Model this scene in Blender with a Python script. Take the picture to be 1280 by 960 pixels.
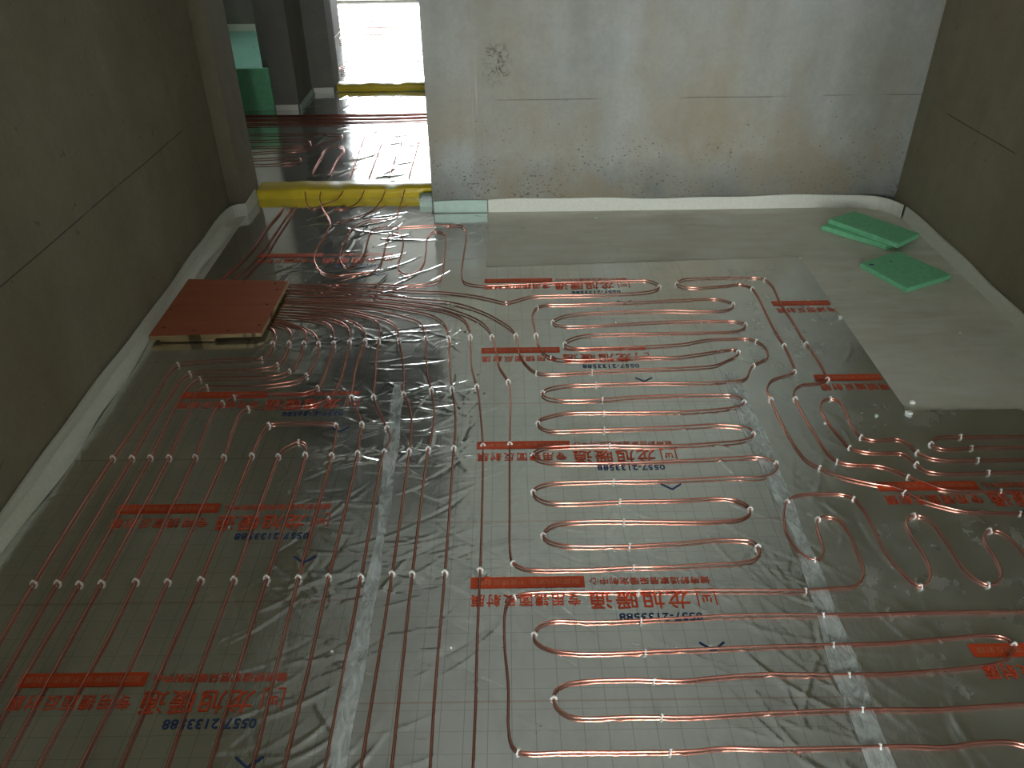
import bpy, bmesh, math, random
import numpy as np
from mathutils import Vector, Matrix

sc = bpy.context.scene
for o in list(bpy.data.objects):
    bpy.data.objects.remove(o)
COL = sc.collection

# ------------------------------------------------------------------ camera
cam_d = bpy.data.cameras.new('camera')
cam_d.sensor_fit = 'HORIZONTAL'
cam_d.sensor_width = 36.0
cam_d.lens = 36.0 * 1020.46 / 1280.0
cam_d.clip_start = 0.02
cam = bpy.data.objects.new('camera', cam_d)
COL.objects.link(cam)
RIGHT = Vector((0.99990624, -0.00741504, -0.0115118))
UP = Vector((0.01369049, 0.55812681, 0.82964271))
FWD = Vector((-0.00027321, 0.82972253, -0.558176))
cam.matrix_world = Matrix(((RIGHT.x, UP.x, -FWD.x, 0), (RIGHT.y, UP.y, -FWD.y, 0),
                           (RIGHT.z, UP.z, -FWD.z, 1.55), (0, 0, 0, 1)))
sc.camera = cam

# ------------------------------------------------------------------ sky, window portals, exposure
SKY = 1.0
world = bpy.data.worlds.new('overcast_sky')
sc.world = world
world.use_nodes = True
bg = world.node_tree.nodes['Background']
bg.inputs['Color'].default_value = (0.93, 0.98, 1.0, 1)
bg.inputs['Strength'].default_value = SKY
sc.view_settings.view_transform = 'Standard'
sc.view_settings.look = 'None'
sc.view_settings.gamma = 1.0
sc.view_settings.use_curve_mapping = False
sc.view_settings.exposure = 5.72
sc.cycles.use_denoising = True
sc.cycles.max_bounces = 10
sc.cycles.diffuse_bounces = 5
sc.cycles.glossy_bounces = 6
sc.cycles.transparent_max_bounces = 8

# window openings: (centre, width, height, facing)
WIN = {'front': ((0.42, -4.02, 1.25), 1.05, 2.3, (0, 1, 0)),  # front: unseen window behind the camera, invented to light the back wall
       'far': ((-1.35, 10.07, 1.04), 1.8, 2.04, (0, -1, 0)),
       'side': ((-3.22, 7.3, 1.75), .7, .6, (1, 0, 0))}
for k, (c, w, h, d) in WIN.items():
    L = bpy.data.lights.new('sky_portal', 'AREA')
    L.shape = 'RECTANGLE'
    L.size, L.size_y = w, h
    L.cycles.is_portal = True
    lo = bpy.data.objects.new('sky_portal', L)
    COL.objects.link(lo)
    lo.location = c
    lo.rotation_euler = Vector(d).to_track_quat('-Z', 'Z').to_euler()

# ------------------------------------------------------------------ helpers
def tag(o, label=None, cat=None, group=None, kind=None):
    if label: o['label'] = label
    if cat: o['category'] = cat
    if group: o['group'] = group
    if kind: o['kind'] = kind
    return o

def link(name, me, mat=None, parent=None, smooth=False):
    o = bpy.data.objects.new(name, me)
    COL.objects.link(o)
    if mat is not None and not me.materials:
        me.materials.append(mat)
    if smooth:
        me.polygons.foreach_set('use_smooth', np.ones(len(me.polygons), dtype=bool))
    if parent is not None:
        o.parent = parent
    return o

def mesh(name, v, f, mat=None, parent=None, smooth=False):
    me = bpy.data.meshes.new(name)
    me.from_pydata([tuple(map(float, p)) for p in v], [], [tuple(map(int, q)) for q in f])
    me.update()
    return link(name, me, mat, parent, smooth)

def empty(name, loc=(0, 0, 0), rz=0):
    o = bpy.data.objects.new(name, None)
    COL.objects.link(o)
    o.location = loc
    o.rotation_euler = (0, 0, rz)
    o.empty_display_size = 0.05
    return o

class MB:
    def __init__(s): s.v = []; s.f = []
    def add(s, v, f):
        n = len(s.v); s.v += list(v); s.f += [tuple(i + n for i in q) for q in f]; return s
    def box(s, x0, x1, y0, y1, z0, z1):
        v = [(x, y, z) for z in (z0, z1) for y in (y0, y1) for x in (x0, x1)]
        return s.add(v, [(0, 2, 3, 1), (4, 5, 7, 6), (0, 1, 5, 4), (2, 6, 7, 3), (0, 4, 6, 2), (1, 3, 7, 5)])
    def prism(s, poly, z0, z1):
        n = len(poly)
        v = [(x, y, z0) for x, y in poly] + [(x, y, z1) for x, y in poly]
        f = [tuple(range(n - 1, -1, -1)), tuple(range(n, 2 * n))] + [(i, (i + 1) % n, n + (i + 1) % n, n + i) for i in range(n)]
        return s.add(v, f)
    def build(s, name, mat, parent=None, smooth=False, bevel=0.0):
        o = mesh(name, s.v, s.f, mat, parent, smooth)
        if bevel:
            bm = bmesh.new(); bm.from_mesh(o.data)
            bmesh.ops.remove_doubles(bm, verts=bm.verts, dist=1e-6)
            bmesh.ops.recalc_face_normals(bm, faces=bm.faces)
            bmesh.ops.bevel(bm, geom=list(bm.edges), offset=bevel, segments=2, affect='EDGES', profile=0.6)
            bm.to_mesh(o.data); bm.free()
        return o

def catmull(P, step=0.012):
    P = np.asarray(P, float)
    keep = [0] + [i for i in range(1, len(P)) if np.linalg.norm(P[i] - P[i - 1]) > 1e-4]
    P = P[keep]
    Q = np.vstack([2 * P[0] - P[1], P, 2 * P[-1] - P[-2]])
    out = []
    for i in range(1, len(Q) - 2):
        p0, p1, p2, p3 = Q[i - 1], Q[i], Q[i + 1], Q[i + 2]
        d = np.linalg.norm(p2 - p1)
        n = max(2, min(60, int(d / step)))
        # centripetal parametrisation
        t0 = 0.0
        t1 = t0 + max(np.linalg.norm(p1 - p0), 1e-6) ** .5
        t2 = t1 + max(d, 1e-6) ** .5
        t3 = t2 + max(np.linalg.norm(p3 - p2), 1e-6) ** .5
        t = np.linspace(t1, t2, n, endpoint=False)[:, None]
        A1 = (t1 - t) / (t1 - t0) * p0 + (t - t0) / (t1 - t0) * p1
        A2 = (t2 - t) / (t2 - t1) * p1 + (t - t1) / (t2 - t1) * p2
        A3 = (t3 - t) / (t3 - t2) * p2 + (t - t2) / (t3 - t2) * p3
        B1 = (t2 - t) / (t2 - t0) * A1 + (t - t0) / (t2 - t0) * A2
        B2 = (t3 - t) / (t3 - t1) * A2 + (t - t1) / (t3 - t1) * A3
        out.append((t2 - t) / (t2 - t1) * B1 + (t - t1) / (t2 - t1) * B2)
    out.append(P[-1:])
    return np.vstack(out)

def sweep(P, r, sides=8):
    P = np.asarray(P, float)
    T = np.gradient(P, axis=0)
    T /= np.linalg.norm(T, axis=1)[:, None] + 1e-12
    N = np.cross(np.tile([0, 0, 1.0], (len(P), 1)), T)
    ln = np.linalg.norm(N, axis=1)
    for i in range(len(N)):
        if ln[i] < 1e-4: N[i] = N[i - 1] if i else (1, 0, 0)
    N /= np.linalg.norm(N, axis=1)[:, None]
    B = np.cross(T, N)
    a = np.linspace(0, 2 * math.pi, sides, endpoint=False)
    v = (P[:, None, :] + r * (np.cos(a)[None, :, None] * N[:, None, :] + np.sin(a)[None, :, None] * B[:, None, :])).reshape(-1, 3)
    n = len(P); f = []
    for i in range(n - 1):
        for j in range(sides):
            k = (j + 1) % sides
            f.append((i * sides + j, i * sides + k, (i + 1) * sides + k, (i + 1) * sides + j))
    f.append(tuple(range(sides - 1, -1, -1))); f.append(tuple((n - 1) * sides + j for j in range(sides)))
    return v, f

# ------------------------------------------------------------------ materials
class NT:
    def __init__(s, name):
        s.m = bpy.data.materials.new(name); s.m.use_nodes = True
        s.t = s.m.node_tree; s.t.nodes.clear()
        s.out = s.t.nodes.new('ShaderNodeOutputMaterial')
        s.co = s.t.nodes.new('ShaderNodeTexCoord').outputs['Object']
    def n(s, typ, **kw):
        nd = s.t.nodes.new(typ)
        for k, v in kw.items(): setattr(nd, k, v)
        return nd
    def set(s, sock, v):
        if isinstance(v, bpy.types.NodeSocket): s.t.links.new(v, sock)
        else: sock.default_value = v
    def math(s, op, a, b=0.0, c=None, clamp=False):
        nd = s.n('ShaderNodeMath', operation=op, use_clamp=clamp)
        s.set(nd.inputs[0], a); s.set(nd.inputs[1], b)
        if c is not None: s.set(nd.inputs[2], c)
        return nd.outputs[0]
    def noise(s, scale, detail=4, rough=.55, vec=None, stretch=None, off=(0, 0, 0), dist=0.0):
        v = vec if vec is not None else s.co
        if stretch is not None or off != (0, 0, 0):
            mp = s.n('ShaderNodeMapping'); s.set(mp.inputs['Vector'], v)
            mp.inputs['Scale'].default_value = stretch or (1, 1, 1); mp.inputs['Location'].default_value = off
            v = mp.outputs[0]
        nd = s.n('ShaderNodeTexNoise'); s.set(nd.inputs['Vector'], v)
        nd.inputs['Scale'].default_value = scale; nd.inputs['Detail'].default_value = detail
        nd.inputs['Roughness'].default_value = rough; nd.inputs['Distortion'].default_value = dist
        return nd.outputs['Fac']
    def ramp(s, f, a, b, va=0.0, vb=1.0):
        nd = s.n('ShaderNodeMapRange', clamp=True)
        s.set(nd.inputs['Value'], f)
        nd.inputs['From Min'].default_value = a; nd.inputs['From Max'].default_value = b
        nd.inputs['To Min'].default_value = va; nd.inputs['To Max'].default_value = vb
        return nd.outputs[0]
    def mix(s, f, a, b, mode='MIX'):
        nd = s.n('ShaderNodeMix', data_type='RGBA', blend_type=mode)
        s.set(nd.inputs['Factor'], f)
        for sock, v in ((nd.inputs[6], a), (nd.inputs[7], b)):
            s.set(sock, v if isinstance(v, bpy.types.NodeSocket) else (*v, 1))
        return nd.outputs[2]
    def sep(s):
        nd = s.n('ShaderNodeSeparateXYZ'); s.set(nd.inputs[0], s.co); return nd.outputs
    def bump(s, h, strength, dist=.01):
        nd = s.n('ShaderNodeBump'); s.set(nd.inputs['Height'], h)
        nd.inputs['Strength'].default_value = strength; nd.inputs['Distance'].default_value = dist
        return nd.outputs[0]
    def pbr(s, color, rough=.5, metal=0.0, normal=None, **kw):
        nd = s.n('ShaderNodeBsdfPrincipled')
        s.set(nd.inputs['Base Color'], color if isinstance(color, bpy.types.NodeSocket) else (*color, 1))
        s.set(nd.inputs['Roughness'], rough); s.set(nd.inputs['Metallic'], metal)
        if normal is not None: s.set(nd.inputs['Normal'], normal)
        for k, v in kw.items(): s.set(nd.inputs[k], v)
        return nd.outputs[0]
    def done(s, sh):
        s.t.links.new(sh, s.out.inputs['Surface']); return s.m

def concrete(name, ca, cb, warm, specks=0.0, line=None, streak=0.5, stain=0.5, rough=.85, axis=0):
    """bare cement render: blotches, vertical wash streaks, warm stains, dark pits near the floor, a snapped level line"""
    m = NT(name)
    x, y, z = m.sep()
    big = m.noise(1.1, 5, .6, off=(3, 7, 1))
    st = m.noise(5.0, 4, .6, stretch=(1, 1, .09), off=(1, 2, 0))
    fine = m.noise(60, 3, .6)
    med = m.noise(9, 5, .65)
    f = m.math('ADD', m.math('MULTIPLY', big, .55), m.math('MULTIPLY', st, streak))
    f = m.math('ADD', f, m.math('MULTIPLY', med, .35))
    mid = .45 + .5 * streak
    f = m.ramp(f, mid - .16, mid + .16)
    col = m.mix(f, ca, cb)
    wn = m.noise(2.2, 4, .6, stretch=(1, 1, .45), off=(11, 5, 2))
    col = m.mix(m.ramp(wn, .5, .75, 0, stain), col, warm)
    col = m.mix(m.ramp(fine, .3, .7, .0, .22), col, tuple(c * .7 for c in ca))
    if specks:
        near = m.ramp(z, .04, .75, 1, 0)
        cl = m.noise(5, 3, .6, off=(4, 4, 9))
        sp = m.math('MAXIMUM', m.noise(62, 2, .5, stretch=(1, 1, 1.4), off=(2, 9, 4)), m.math('SUBTRACT', m.noise(30, 3, .6, stretch=(1, 1, 1.5), off=(6, 1, 4)), .05))
        thr = m.math('SUBTRACT', .76, m.math('MULTIPLY', m.math('MULTIPLY', near, cl), .36))
        k = m.ramp(m.math('SUBTRACT', sp, thr), 0, .08, 0, specks)
        col = m.mix(k, col, (.07, .068, .058))
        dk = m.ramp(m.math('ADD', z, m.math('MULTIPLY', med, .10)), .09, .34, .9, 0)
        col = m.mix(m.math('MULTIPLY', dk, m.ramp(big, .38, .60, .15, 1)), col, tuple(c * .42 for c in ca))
        w2 = m.noise(2.0, 4, .6, stretch=(1, 1, .8), off=(1, 3, 8))
        col = m.mix(m.math('MULTIPLY', m.ramp(w2, .46, .62, 0, .6), m.ramp(z, .3, .7, 1, .25)), col, (.31, .245, .155))
        # a scraped dark scribble and pale trowel drips beside the doorway
        sx = m.math('ABSOLUTE', m.math('SUBTRACT', x, -.05)); sz = m.math('ABSOLUTE', m.math('SUBTRACT', z, .70))
        patch = m.math('MULTIPLY', m.ramp(sx, .025, .075, 1, 0), m.ramp(sz, .05, .11, 1, 0))
        scr = m.ramp(m.noise(22, 5, .7, dist=2.5), .50, .57)
        col = m.mix(m.math('MULTIPLY', m.math('MULTIPLY', patch, scr), .75), col, (.07, .07, .06))
        dr = m.noise(38, 2, .5, stretch=(1, 1, .03), off=(8, 0, 0))
        drm = m.math('MULTIPLY', m.ramp(x, -.32, -.30), m.ramp(x, -.12, -.1, 1, 0))
        drm = m.math('MULTIPLY', drm, m.math('MULTIPLY', m.ramp(z, .2, .35), m.ramp(z, .55, .75, 1, 0)))
        col = m.mix(m.math('MULTIPLY', m.ramp(dr, .62, .68), m.math('MULTIPLY', drm, .6)), col, (.55, .55, .5))
    else:
        sp = m.noise(30, 2, .5, off=(7, 1, 3))
        col = m.mix(m.ramp(sp, .70, .74, 0, .5), col, tuple(c * .5 for c in ca))
    if line is not None:
        z0, slope, ax = line
        u = (x, y)[ax]
        w = m.math('ADD', z0, m.math('MULTIPLY', u, slope))
        w = m.math('ADD', w, m.math('MULTIPLY', m.math('SUBTRACT', m.noise(1.5, 2), .5), .012))
        d = m.math('ABSOLUTE', m.math('SUBTRACT', z, w))
        brk = m.ramp(m.noise(2.3, 3, .6, off=(5, 5, 5)), .40, .50)
        if ax == 1: brk = m.math('MULTIPLY', brk, m.ramp(y, 3.55, 3.6, 1, 0))
        col = m.mix(m.math('MULTIPLY', m.ramp(d, .0015, .0035, 1, 0), m.math('MULTIPLY', brk, .75 if ax else .5)), col, (.04, .04, .035))
    hgt = m.math('ADD', m.math('MULTIPLY', med, .7), m.math('MULTIPLY', fine, .3))
    return m.done(m.pbr(col, rough, 0, m.bump(hgt, .35, .006)))

M = {}
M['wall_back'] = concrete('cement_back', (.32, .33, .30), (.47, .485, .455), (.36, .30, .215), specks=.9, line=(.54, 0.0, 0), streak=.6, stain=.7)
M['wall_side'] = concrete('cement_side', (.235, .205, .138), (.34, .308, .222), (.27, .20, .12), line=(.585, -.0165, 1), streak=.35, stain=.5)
M['wall_other'] = concrete('cement_other', (.24, .235, .205), (.33, .325, .29), (.27, .23, .18), streak=.4, stain=.5)
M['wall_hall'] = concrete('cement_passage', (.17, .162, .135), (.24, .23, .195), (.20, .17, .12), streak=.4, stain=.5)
M['ceiling'] = concrete('white_bounce_ceiling', (.82, .83, .82), (.90, .91, .90), (.80, .80, .78), streak=.1, stain=.3)  # unseen ceiling, made this white to bounce light into the film's reflections

def floor_mat():
    m = NT('cement_floor')
    big = m.noise(2.0, 5, .6); med = m.noise(12, 5, .65); fine = m.noise(120, 3, .6)
    brush = m.noise(9, 4, .6, stretch=(.4, 2.2, 1))
    col = m.mix(m.ramp(big, .3, .7), (.50, .475, .385), (.68, .655, .56))
    col = m.mix(m.ramp(brush, .42, .68, 0, .7), col, (.70, .69, .63))
    col = m.mix(m.ramp(med, .6, .75, 0, .4), col, (.34, .32, .27))
    col = m.mix(m.ramp(fine, .66, .72, 0, .5), col, (.5, .5, .47))
    return m.done(m.pbr(col, m.ramp(med, .3, .7, .42, .65), 0, m.bump(m.math('ADD', m.math('MULTIPLY', med, .5), fine), .15, .002)))
M['floor'] = floor_mat()

PITCH = .5535
def film_mat(name, yref, grid=True, base=(.88, .90, .86), rough=.14, dust=.3, wav=.13):
    """aluminised mirror film under a clear skin, printed with a thin 5 cm grid, dusty in places"""
    m = NT(name)
    x, y, z = m.sep()
    col = m.mix(m.ramp(m.noise(3.0, 4), .3, .7), base, tuple(c * .86 for c in base))
    if grid:
        def lines(u, p, w):
            fr = m.math('ABSOLUTE', m.math('SUBTRACT', m.math('FRACT', m.math('DIVIDE', u, p)), .5))
            return m.ramp(fr, .5 - w / p, .5 - .4 * w / p)
        gv = m.math('MAXIMUM', lines(m.math('ADD', x, 10.02), .0503, .0011), lines(m.math('ADD', y, 10.01), .0503, .0008))
        col = m.mix(m.math('MULTIPLY', gv, .42), col, (.13, .12, .10))
        ry = m.math('FRACT', m.math('DIVIDE', m.math('ADD', y, 20 * PITCH - yref + .335), PITCH))
        rl = m.ramp(m.math('ABSOLUTE', m.math('SUBTRACT', ry, .5)), .5 - .0022 / PITCH * 1.6, .5 - .001 / PITCH)
        col = m.mix(m.math('MULTIPLY', rl, .38), col, (.55, .16, .11))
    cr = m.noise(55, 3, .6, stretch=(1, .6, 1), dist=1.2)
    wv = m.noise(9, 3, .55, stretch=(1, .7, 1), dist=.8)
    h = m.math('ADD', m.math('MULTIPLY', cr, .16), m.math('MULTIPLY', wv, .84))
    nrm = m.bump(h, wav, .010)
    d1 = m.noise(2.2, 5, .65, off=(2, 3, 0)); d2 = m.noise(11, 3, .55, dist=.3)
    d3 = m.noise(48, 3, .6, stretch=(1, .45, 1))
    dm = m.math('MULTIPLY', m.ramp(d1, .42, .70), m.ramp(m.math('ADD', m.math('MULTIPLY', d2, .55), m.math('MULTIPLY', d3, .45)), .38, .72))
    rg = m.math('ADD', m.ramp(m.noise(6, 4), .3, .7, rough * .8, rough * 1.35), m.math('MULTIPLY', dm, .15))
    metal = m.pbr(col, rg, 1.0, nrm)
    skin = m.pbr((.55, .56, .52), .35, 0, nrm)
    mx = m.n('ShaderNodeMixShader')
    m.set(mx.inputs[0], m.math('ADD', .06, m.math('MULTIPLY', dm, dust)))
    m.t.links.new(metal, mx.inputs[1]); m.t.links.new(skin, mx.inputs[2])
    return m.done(mx.outputs[0])
M['film_left'] = film_mat('film_left', 1.144, dust=.45)
M['film_mid'] = film_mat('film_mid', 1.41)
M['film_right'] = film_mat('film_right', 1.188, grid=False, dust=.34, rough=.2)
M['film_plain'] = film_mat('film_plain', 1.144, grid=False, base=(.86, .87, .85), rough=.075, dust=.12, wav=.10)

def simple(name, col, rough=.5, metal=0.0, var=.12, scale=30, bump=0.0, **kw):
    m = NT(name)
    n1 = m.noise(scale, 4, .6)
    c = m.mix(m.ramp(n1, .3, .7), tuple(v * (1 - var) for v in col), tuple(min(1, v * (1 + var)) for v in col))
    return m.done(m.pbr(c, rough, metal, m.bump(n1, bump, .002) if bump else None, **kw))

def tube_mat():
    m = NT('copper_coloured_tube')
    n1 = m.noise(3, 2, .5)
    c = m.mix(m.ramp(n1, .35, .65), (.62, .235, .175), (.73, .33, .26))
    return m.done(m.pbr(c, .24, .92))
M['tube'] = tube_mat()
M['clip'] = simple('white_plastic', (.86, .88, .86), .35, var=.04)
M['foam_white'] = simple('white_foam', (.74, .74, .66), .6, var=.06, scale=90, bump=.15)
M['foam_pale'] = simple('pale_green_foam', (.50, .64, .56), .5, var=.08, scale=40)
M['foam_green'] = simple('green_foam_board', (.20, .58, .31), .7, var=.10, scale=45, bump=.1)
M['foam_floor'] = None
M['tape'] = simple('yellow_tape', (.70, .52, .03), .32, var=.10, scale=14, bump=.25)
M['hole'] = simple('dark_hole', (.03, .02, .015), .8)
M['frame'] = simple('window_frame_white', (.7, .7, .7), .4)

def foam_floor_mat():
    m = NT('green_foam_floor')
    n1 = m.noise(14, 4, .7, dist=1.5); n2 = m.noise(3, 3)
    c = m.mix(m.ramp(n2, .3, .7), (.20, .50, .38), (.30, .58, .48))
    c = m.mix(m.ramp(n1, .62, .68, 0, .8), c, (.08, .13, .10))
    return m.done(m.pbr(c, .35))
M['foam_floor'] = foam_floor_mat()

def ply_mats():
    m = NT('brown_film_face')
    g = m.noise(7, 5, .65, stretch=(.35, 3.5, 1)); f = m.noise(50, 3)
    c = m.mix(m.ramp(g, .3, .7), (.36, .098, .042), (.44, .125, .055))
    c = m.mix(m.ramp(f, .6, .75, 0, .3), c, (.46, .20, .12))
    a = m.done(m.pbr(c, .6, 0, m.bump(g, .1, .002), **{'Specular IOR Level': .2}))
    m = NT('plywood_edge')
    x, y, z = m.sep()
    ly = m.math('FRACT', m.math('MULTIPLY', z, 190.0)); n1 = m.noise(30, 4, .6, stretch=(.4, .4, 3)); n2 = m.noise(9, 3, .6, stretch=(1, 1, .1), off=(4, 2, 0))
    c = m.mix(m.ramp(ly, .45, .55), (.56, .42, .22), (.42, .29, .13))
    c = m.mix(m.ramp(n1, .4, .7, 0, .5), c, (.66, .55, .34))
    c = m.mix(m.ramp(n2, .56, .6, 0, .85), c, (.10, .06, .03))
    return a, m.done(m.pbr(c, .75))
M['ply_face'], M['ply_edge'] = ply_mats()

def ink(name, col, metal=.35):
    m = NT(name)
    n1 = m.noise(160, 3, .6)
    c = m.mix(m.ramp(n1, .3, .75, 0, .25), col, tuple(min(1, v * 1.5 + .03) for v in col))
    return m.done(m.pbr(c, .38, metal))
M['ink_red'] = ink('red_ink', (.66, .075, .018))
M['ink_blue'] = ink('blue_ink', (.015, .05, .17))
M['ink_pale'] = ink('foil_lettering', (.62, .22, .12))

def clear_tape_mat():
    m = NT('clear_packing_tape')
    n1 = m.noise(45, 4, .7, stretch=(1, .35, 1), dist=1.0); n2 = m.noise(6, 3)
    body = m.pbr(m.mix(n2, (.62, .67, .66), (.80, .85, .84)), .3, 0, m.bump(n1, .5, .006))
    tr = m.n('ShaderNodeBsdfTransparent').outputs[0]
    mx = m.n('ShaderNodeMixShader')
    m.set(mx.inputs[0], m.ramp(m.math('ADD', m.math('MULTIPLY', n1, .6), m.math('MULTIPLY', n2, .4)), .36, .62, .12, .8))
    m.t.links.new(tr, mx.inputs[1]); m.t.links.new(body, mx.inputs[2])
    return m.done(mx.outputs[0])
M['clear_tape'] = clear_tape_mat()

def glass_mat(name, tint):
    m = NT(name)
    mx = m.n('ShaderNodeMixShader'); mx.inputs[0].default_value = .06
    tr = m.n('ShaderNodeBsdfTransparent'); tr.inputs['Color'].default_value = (*tint, 1)
    m.t.links.new(tr.outputs[0], mx.inputs[1])
    gl = m.n('ShaderNodeBsdfGlossy'); gl.inputs['Roughness'].default_value = .02
    m.t.links.new(gl.outputs[0], mx.inputs[2])
    return m.done(mx.outputs[0])
M['glass'] = glass_mat('window_glass', (.97, .98, .97))
M['glass_dimming'] = glass_mat('glare_dimming_glass', (.50, .505, .51))  # grey tint added to the far pane to cut its glare

# ------------------------------------------------------------------ the setting
CEIL = 2.55
def struct(name, mb, mat): return tag(mb.build(name, mat), kind='structure')

struct('floor', MB().box(-3.6, 3.0, -4.3, 10.3, -.12, 0), M['floor'])
struct('ceiling', MB().box(-1.60, 2.10, -4.3, 3.98, CEIL, CEIL + .15), M['ceiling'])  # unseen; height and whiteness chosen for the light it reflects
struct('ceiling_passage', MB().box(-3.6, 3.0, 3.98, 10.3, CEIL, CEIL + .15), M['wall_hall'])  # unseen; split off and kept dark so the passage walls stay dim
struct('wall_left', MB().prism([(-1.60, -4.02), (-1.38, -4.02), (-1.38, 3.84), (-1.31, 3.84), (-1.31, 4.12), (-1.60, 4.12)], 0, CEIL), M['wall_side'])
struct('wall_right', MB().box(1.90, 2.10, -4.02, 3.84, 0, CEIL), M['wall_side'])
struct('wall_back', MB().box(-.38, 2.10, 3.84, 4.12, 0, CEIL).box(-1.31, -.38, 3.84, 4.12, 2.1, CEIL), M['wall_back'])
def wall_with_hole(name, axis, a0, a1, t0, t1, h0, h1, z0, z1, mat):
    mb = MB()
    def bx(u0, u1, zz0, zz1):
        if axis == 'x': mb.box(u0, u1, t0, t1, zz0, zz1)
        else: mb.box(t0, t1, u0, u1, zz0, zz1)
    bx(a0, h0, 0, CEIL); bx(h1, a1, 0, CEIL); bx(h0, h1, z1, CEIL)
    if z0 > 0: bx(h0, h1, 0, z0)
    return struct(name, mb, mat)
def win_span(k):
    c, w, h, d = WIN[k]
    u = c[0] if k != 'side' else c[1]
    return u - w / 2, u + w / 2, c[2] - h / 2, c[2] + h / 2
a = win_span('front'); wall_with_hole('wall_front', 'x', -1.60, 2.10, -4.25, -4.02, a[0], a[1], a[2], a[3], M['wall_other'])  # end wall of the invented, unseen room behind the camera
a = win_span('far'); wall_with_hole('wall_far', 'x', -3.4, 2.9, 10.05, 10.27, a[0], a[1], a[2], a[3], M['wall_other'])
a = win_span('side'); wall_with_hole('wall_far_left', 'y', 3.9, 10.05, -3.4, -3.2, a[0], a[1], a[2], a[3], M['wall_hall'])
struct('wall_beam_gap', MB().box(-1.38, -.14, -.85, -.65, 0, CEIL).box(1.0, 1.90, -.85, -.65, 0, CEIL).box(-.14, 1.0, -.85, -.65, 2.45, CEIL), M['wall_other'])  # unseen wall added behind the camera; its gap narrows the window beam
struct('wall_far_right', MB().box(2.7, 2.9, 4.12, 10.05, 0, CEIL), M['wall_other'])
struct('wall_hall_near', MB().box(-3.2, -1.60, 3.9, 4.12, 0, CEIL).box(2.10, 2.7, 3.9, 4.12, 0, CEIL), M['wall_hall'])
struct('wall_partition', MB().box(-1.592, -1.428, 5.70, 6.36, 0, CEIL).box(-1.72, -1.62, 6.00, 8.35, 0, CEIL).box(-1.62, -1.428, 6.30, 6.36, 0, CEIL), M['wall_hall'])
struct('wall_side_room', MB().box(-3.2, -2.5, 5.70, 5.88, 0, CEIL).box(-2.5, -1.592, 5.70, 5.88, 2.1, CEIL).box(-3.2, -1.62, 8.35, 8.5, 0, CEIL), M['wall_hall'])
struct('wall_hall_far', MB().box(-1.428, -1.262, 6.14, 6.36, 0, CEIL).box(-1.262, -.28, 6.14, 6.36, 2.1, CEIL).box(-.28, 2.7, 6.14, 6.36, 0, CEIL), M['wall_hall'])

for i, k in enumerate(('front', 'far', 'side')):
    u0, u1, z0, z1 = win_span(k)
    t = {'front': -4.14, 'far': 10.18, 'side': -3.32}[k]
    mb = MB(); w = .03 if k == 'far' else .055
    def bx(a0, a1, b0, b1, th=.03):
        if k == 'side': mb.box(t - th, t + th, a0, a1, b0, b1)
        else: mb.box(a0, a1, t - th, t + th, b0, b1)
    bx(u0, u0 + w, z0, z1); bx(u1 - w, u1, z0, z1); bx(u0 + w, u1 - w, z0, z0 + w); bx(u0 + w, u1 - w, z1 - w, z1)
    n = 1 if k == 'far' else 2
    ms = [u0 + (u1 - u0) * j / n for j in range(1, n)]
    for q in ms: bx(q - .03, q + .03, z0 + w, z1 - w)
    fr = struct('window_%d' % (i + 1), mb, M['frame'])
    e = [u0 + w] + [q for q in ms] + [u1 - w]
    for j in range(n):
        a0 = e[j] + (.03 if j else 0); a1 = e[j + 1] - (.03 if j < n - 1 else 0)
        p = MB()
        if k == 'side': p.box(t - .004, t + .004, a0, a1, z0 + w, z1 - w)
        else: p.box(a0, a1, t - .004, t + .004, z0 + w, z1 - w)
        p.build('pane', M['glass_dimming' if k == 'far' else 'glass'], fr)

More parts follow.
